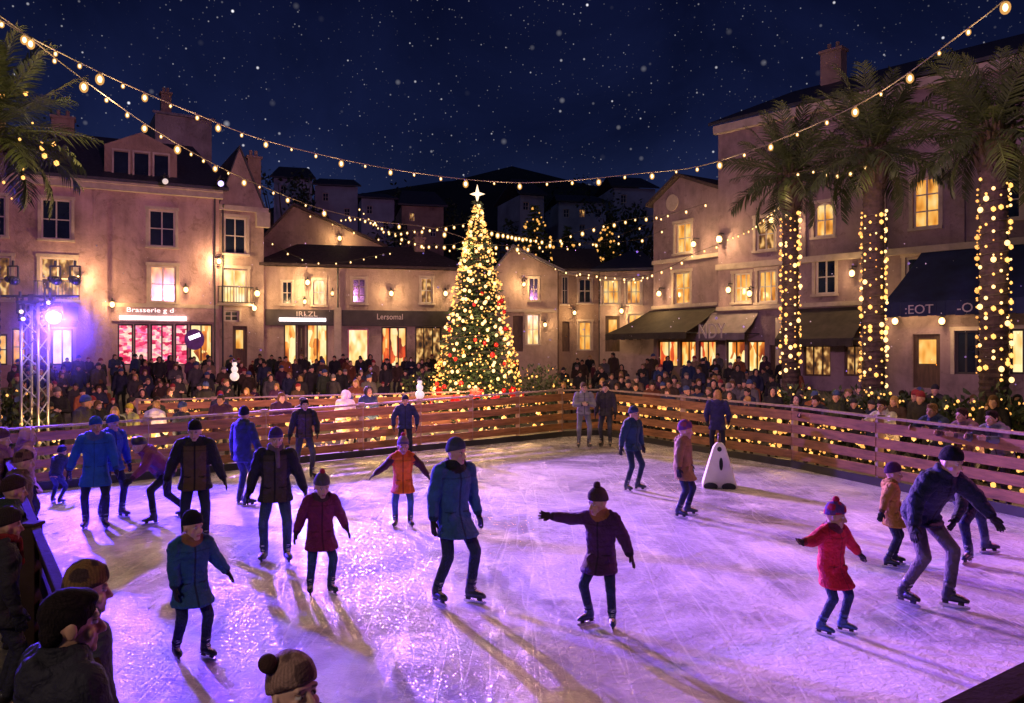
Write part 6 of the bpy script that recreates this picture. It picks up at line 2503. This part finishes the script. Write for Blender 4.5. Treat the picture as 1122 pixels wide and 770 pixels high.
watcher('dark haired man in a black jacket at the bottom left, from behind', 66, 672, 3.3, 140, 1.80, coat=(.022, .022, .034), coat_len=.12, hat='hair', hatc=(.012, .008, .008), legs=(.02, .02, .03), hyaw=-14, hpitch=4, bulk=1.1, trim=(.014, .014, .022),
        arms=(((.2, -.1, -1), (.0, -.5, -.8)), ((-.2, -.1, -1), (.0, -.5, -.8))))
watcher('person in a brown flecked beanie behind the dark haired man, bottom left', 86, 640, 4.15, 135, 1.67, coat=(.05, .05, .07), coat_len=.12, hatc=(.16, .09, .035), hat2=(.05, .03, .03), hatstyle=1, legs=(.02, .02, .03), hyaw=-10)
watcher('child in a brown patterned knitted hat with one dark pompom at the bottom edge', 317, 740, 3.1, 52, 1.60, True, head=1.06, coat=(.16, .06, .05), coat_len=.16, hat='pom', pomat=(-.085, .03, .135), hatc=(.26, .16, .13), hat2=(.12, .07, .065), hatstyle=1, pomc=(.06, .03, .025), legs=(.02, .02, .03), hyaw=2, hpitch=-6, tone=2, trim=(.25, .20, .2))
watcher('person in a brown coat and patterned woollen hat leaning at the near left rail', 22, 520, 9.3, 115, 1.62, coat=(.10, .055, .035), coat_len=.2, hatc=(.16, .08, .07), hat2=(.05, .02, .03), hatstyle=1, legs=(.02, .02, .03))
watcher('person in a pale pink coat standing behind the brown coated watcher', 28, 475, 11.8, 120, 1.66, coat=(.45, .22, .28), coat_len=.24, hat='hood', hatc=(.5, .26, .34), legs=(.03, .03, .05))
watcher('person in a mauve scarf at the left picture edge above the rail', -2, 478, 11.2, 110, 1.68, coat=(.20, .09, .16), coat_len=.2, hatc=(.10, .04, .09), scarf=(.3, .12, .22), legs=(.02, .02, .03))
watcher('person in a dark green coat at the left picture edge below the brown coat', 10, 560, 7.5, 125, 1.60, coat=(.022, .032, .022), coat_len=.2, hatc=(.04, .02, .02), legs=(.02, .02, .03))
watcher('person in a charcoal coat at the left picture edge, nearest to the black jacket', 2, 600, 6.2, 128, 1.55, coat=(.025, .022, .028), coat_len=.2, hatc=(.03, .022, .02), legs=(.02, .02, .03), scarf=(.18, .02, .02))

# distinct watchers behind the fences
LEAN = dict(lean=24, arms=(((.35, -.7, -.55), (-.35, -.85, .12)), ((-.35, -.7, -.55), (.35, -.85, .12))), coat_len=.14, gloves=None)
watcher('man in a white jacket leaning on the right fence with folded arms', 974, 440, 17.2, -58, 1.76, coat=(.62, .56, .56), hat='hair', hatc=(.03, .02, .015), hood=False, legs=(.03, .03, .05), full=1.70, **LEAN)
watcher('person with fair hair in a blue jacket leaning on the right fence', 1030, 442, 15.8, -62, 1.72, coat=(.035, .055, .13), hat='hair', hatc=(.22, .13, .05), legs=(.03, .03, .05), full=1.66, **LEAN)
watcher('person in a pinkish grey jacket bending over the right fence', 1066, 452, 14.8, -75, 1.62, coat=(.22, .13, .17), hat='hair', hatc=(.05, .03, .02), legs=(.03, .03, .05), full=1.58, **LEAN)
watcher('person in a pale blue grey puffer jacket at the right fence', 1098, 450, 14.2, -70, 1.66, coat=(.16, .17, .23), hat='hair', hatc=(.02, .015, .012), legs=(.03, .03, .05), quilt=.006, full=1.62, **LEAN)
watcher('dark jacketed man leaning on the right fence left of the white jacket', 900, 440, 19.0, -50, 1.75, coat=(.018, .02, .035), hat='hair', hatc=(.03, .02, .015), legs=(.03, .03, .05), full=1.70, **LEAN)
watcher('hooded person in black bowed over the right fence between two dark watchers', 878, 444, 19.8, -45, 1.70, coat=(.014, .014, .02), hat='hood', hatc=(.016, .016, .022), legs=(.03, .03, .05), full=1.68, **LEAN)
watcher('person in a long white hooded robe-like coat behind the back fence', 378, 440, 21.3, 160, 1.75, coat=(.66, .60, .66), coat_len=.34, hat='hood', hatc=(.66, .60, .66), legs=(.3, .3, .33), bulk=1.2)
watcher('person in a white fluffy jacket leaning on the back fence at the left', 166, 445, 18.8, 170, 1.62, coat=(.55, .50, .62), hat='hair', hatc=(.30, .19, .07), legs=(.03, .03, .05), puff=.02, lean=20, coat_len=.14)
watcher('person in a pale green puffer coat, left of the white fluffy jacket', 126, 448, 18.6, 10, 1.52, coat=(.30, .34, .22), hat='hair', hatc=(.02, .015, .012), legs=(.03, .03, .05), puff=.025, coat_len=.2)
watcher('person in a yellow green puffer coat beside the pale green one', 143, 448, 18.9, -20, 1.54, coat=(.34, .36, .12), hat='beanie', hatc=(.35, .30, .03), legs=(.03, .03, .05), puff=.025, coat_len=.2)

# ------------------------------------------------------------------ crowd
def merge(meshes, name):
    V_, F2, C_ = [], [], []
    for me in meshes:
        n = len(V_)
        V_.extend(coords(me).tolist())
        F2.extend([tuple(i + n for i in p.vertices) for p in me.polygons])
        c = np.empty(len(me.vertices) * 4, dtype=np.float32)
        me.color_attributes['Col'].data.foreach_get('color', c)
        C_.append(c)
    out = bpy.data.meshes.new(name)
    out.from_pydata(V_, [], F2)
    out.polygons.foreach_set('use_smooth', [True] * len(F2))
    a = out.color_attributes.new('Col', 'FLOAT_COLOR', 'POINT')
    a.data.foreach_set('color', np.concatenate(C_))
    for me in meshes: bpy.data.meshes.remove(me)
    out.materials.append(M['cloth'])
    return out


def crowd_mesh(d, hatc, hair):
    d['skates'] = False
    F_ = Fig(d)
    b = body_mesh(F_, .016)
    paint_body(b, F_, SKIN[d.get('tone', 0)], hair, False)
    j = remesh(jacket_shapes(F_, d.get('coat_len', .2), d.get('hood', True), .01), .024, 1, 'j')
    c = np.ones((len(j.vertices), 4))
    c[:, 3] = 0
    paint(j, c)
    t = remesh(trouser_shapes(F_), .03, 1, 't')
    flat(t, (.018, .018, .028))
    parts = [b, j, t]
    h = remesh(hat_shapes(F_, d['hat']), .016, 1, 'h')
    flat(h, hatc)
    parts.append(h)
    for i in (0, 1):
        s_ = remesh(shoe_shapes(F_, i), .03, 0, 's')
        flat(s_, (.02, .015, .012))
        parts.append(s_)
    return merge(parts, 'spectator')


HANDS = (((.22, -.05, -1), (-.25, -.6, -.8)), ((-.22, -.05, -1), (.25, -.6, -.8)))
CROSS = (((.28, -.25, -1), (-.85, -.5, .1)), ((-.28, -.25, -1), (.85, -.5, .05)))
PHONE = (((.22, -.1, -1), (.05, -.2, -1)), ((-.25, -.4, -.9), (.3, -.6, .75)))
VARS = [(dict(hat='beanie', tone=0), (.02, .02, .03), 'dark beanie'), (dict(hat='hair', tone=1, arms=HANDS), (.02, .014, .01), 'dark hair'),
        (dict(hat='long', tone=2, arms=CROSS), (.10, .05, .02), 'long brown hair'), (dict(hat='pom', tone=0, arms=HANDS), (.22, .02, .03), 'red knitted hat'),
        (dict(hat='hood', tone=1, arms=HANDS), (.015, .015, .02), 'raised dark hood'), (dict(hat='hair', tone=0, arms=PHONE, hpitch=-4), (.14, .09, .04), 'hand raised'),
        (dict(hat='beanie', tone=2, arms=CROSS, hyaw=25), (.12, .10, .10), 'grey beanie'), (dict(hat='long', tone=0, hyaw=-25, arms=HANDS), (.30, .18, .06), 'long blonde hair'),
        (dict(hat='hair', tone=3, hyaw=-30), (.012, .010, .009), 'cropped black hair'), (dict(hat='beanie', tone=1, hyaw=40), (.03, .05, .14), 'blue beanie')]
CM = []
for d, hc_, nm in VARS: CM.append((crowd_mesh(dict(d), hc_, (.04, .025, .015)), nm))
COATS = [('black', (.010, .010, .014)), ('navy', (.014, .018, .045)), ('charcoal', (.025, .023, .026)), ('brown', (.045, .026, .016)), ('maroon', (.075, .012, .018)), ('dark green', (.018, .028, .018)), ('grey', (.075, .07, .075)),
         ('plum', (.05, .016, .05)), ('beige', (.20, .13, .08)), ('rust', (.17, .055, .02)), ('dark blue', (.015, .03, .09))]
CW = [9, 7, 7, 4, 2, 2, 3, 2, 2, 1.5, 2]


def spots():
    rng = random.Random(77)
    out = []
    def row(z, x0, x1, step, jz=.3, keep=1.0):
        x = x0 + rng.random() * step
        while x < x1:
            if rng.random() < keep: out.append((x, z + rng.uniform(-jz, jz)))
            x += step * rng.uniform(.8, 1.35)
    # left: from the back fence to the house fronts
    for z, x0, x1, st, kp in ((19.5, -11.6, -7.2, .75, .6), (21.2, -13, -8.5, .75, .7), (23.0, -14.3, -3.4, .9, .22), (25.6, -16, -7.6, .75, .9), (27.8, -17.6, -3.5, .72, .9), (30.6, -19.3, -2.6, .70, .95), (32.6, -20.6, -2.7, .72, .95),
                              (34.8, -22, -2.6, .78, .95), (37.2, -23.6, -2.0, .85, .95), (39.8, -25, -1.0, .95, .95), (42.2, -25, 0, 1.05, .9), (45, -17, 1, 1.1, .85)):
        row(z, x0, x1, st, .75, kp)
    # right: behind the right fence, to the shopfronts
    for z, x0, x1, st, kp in ((27.6, 2.4, 4.3, .62, 1), (28.6, 2.2, 8.5, .62, .95), (30.2, 1.9, 10.5, .66, .95), (32, 1.8, 11.5, .7, .95), (34, 1.9, 12.5, .75, .95), (36.2, 2.2, 13.2, .8, .95), (38.8, 2.8, 13.5, .9, .95), (41.5, 3.2, 12.8, 1.0, .9), (45, 4, 10, 1.1, .8)):
        row(z, x0, x1, st, .7, kp)
    for k in range(11):      # along the right fence, one or two deep
        t = k / 10
        a = Vector((3.0, 26.5)).lerp(Vector((6.72, 19.1)), t)
        out.append((a.x + .75 + rng.uniform(-.12, .12), a.y + .4 + rng.uniform(-.15, .15)))
        out.append((a.x + 1.55 + rng.uniform(-.2, .2), a.y + .9 + rng.uniform(-.2, .2)))
        if k % 2: out.append((a.x + 2.5 + rng.uniform(-.3, .3), a.y + 1.5))
    for k in range(13):     # left: a loose row right behind the back fence
        a = Vector((-9.85, 15.5)).lerp(Vector((-3.0, 21.9)), (k + rng.random() * .6) / 13)
        if k % 3 != 1: out.append((a.x - .55, a.y + .75))
    for off, k0, n_ in ((2.6, 0, 14), (3.6, 2, 13), (4.7, 3, 12), (5.8, 5, 11)):
        for k in range(k0, n_):
            a = Vector((3.0, 26.5)).lerp(Vector((9.4, 12.6)), k / 14)
            out.append((a.x + off * .92 + rng.uniform(-.3, .3), a.y + off * .42 + rng.uniform(-.3, .3)))
    for k in range(8):
        t = k / 7
        a = Vector((7.2, 19.6)).lerp(Vector((9.6, 14.2)), t)
        out.append((a.x + 1.5 + rng.uniform(-.25, .25), a.y + .4 + rng.uniform(-.2, .2)))
        out.append((a.x + 2.6 + rng.uniform(-.3, .3), a.y + 1.0))
    return out


LAND = [(100, 'by the truss'), (240, 'by the pink shop'), (300, 'below the narrow house'), (375, 'by the golden shop'), (460, 'by the shop row'), (620, 'by the Christmas tree'),
        (715, 'by the hipped house'), (800, 'by the brown awning'), (880, 'by the leftmost palm'), (975, 'by the middle palm'), (2000, 'by the rightmost palm')]
rng = random.Random(31)
KEEP = [(TB.x, TB.y, 1.75)] + [(o.location.x, o.location.y, .75) for o in scene.objects if o.name.startswith(('palm_tree', 'bush', 'lighting_truss'))] + [(o.location.x, o.location.y, .5) for o in scene.objects if o.name.startswith('person')]
nsp = 0
SPEC = []
for x, y in spots():
    if any((x - a) ** 2 + (y - b) ** 2 < r * r for a, b, r in KEEP): continue
    px = CX + x * F / y
    if not -30 < px < 1150: continue
    lf = np.interp(x, [-9.85, 1.55], [15.5, 25.95]) if x < 1.6 else 0
    if x < 1.6 and y < lf + .75: continue
    if abs(y - np.interp(x, [-11.0, -1.5], [23.6, 28.4])) < .5 and x < -1.2: continue
    me, hn = CM[rng.randrange(len(CM))]
    cn, cc = rng.choices(COATS, CW)[0]
    o = bpy.data.objects.new('person', me)
    SPEC.append(o)
    ax, ay = (0 - x), (13 - y)
    if y < 24 and x < -4: ax, ay = 2 - x, 11 - y
    o.location = (x, y, gz(x, y) - .03)
    back = rng.random() < .12
    o.rotation_euler = (0, 0, math.atan2(ax, -ay) + rng.uniform(-.5, .5) + (math.pi * rng.uniform(.5, 1.2) if back else 0))
    s = rng.uniform(.90, 1.09) * (.74 if rng.random() < .14 else 1)
    o.scale = (s, s, s)
    v = rng.uniform(.45, 1.2)
    o.color = (cc[0] * v, cc[1] * v, cc[2] * v, 1)
    COL.objects.link(o)
    row_ = 'front' if (y < 23 if x < 0 else y < 29.2 and x < 9) else 'middle' if y < 34 else 'rear'
    lm = next(l for p_, l in LAND if px < p_)
    tag(o, f'{cn} coated spectator with {hn}, {row_} crowd {lm}', 'spectator', 'spectators crowding round the rink')
    nsp += 1
print('spectators', nsp)
by = {}
for o in SPEC: by.setdefault(o['label'], []).append(o)
ORD = ['leftmost', 'second', 'third', 'fourth', 'fifth', 'sixth', 'seventh', 'eighth', 'ninth', 'tenth']
for lb, os_ in by.items():
    if len(os_) < 2: continue
    os_.sort(key=lambda o: o.location.x / o.location.y)
    for k, o in enumerate(os_): o['label'] = lb + (', leftmost' if k == 0 else f', {ORD[min(k, 9)]} from left')
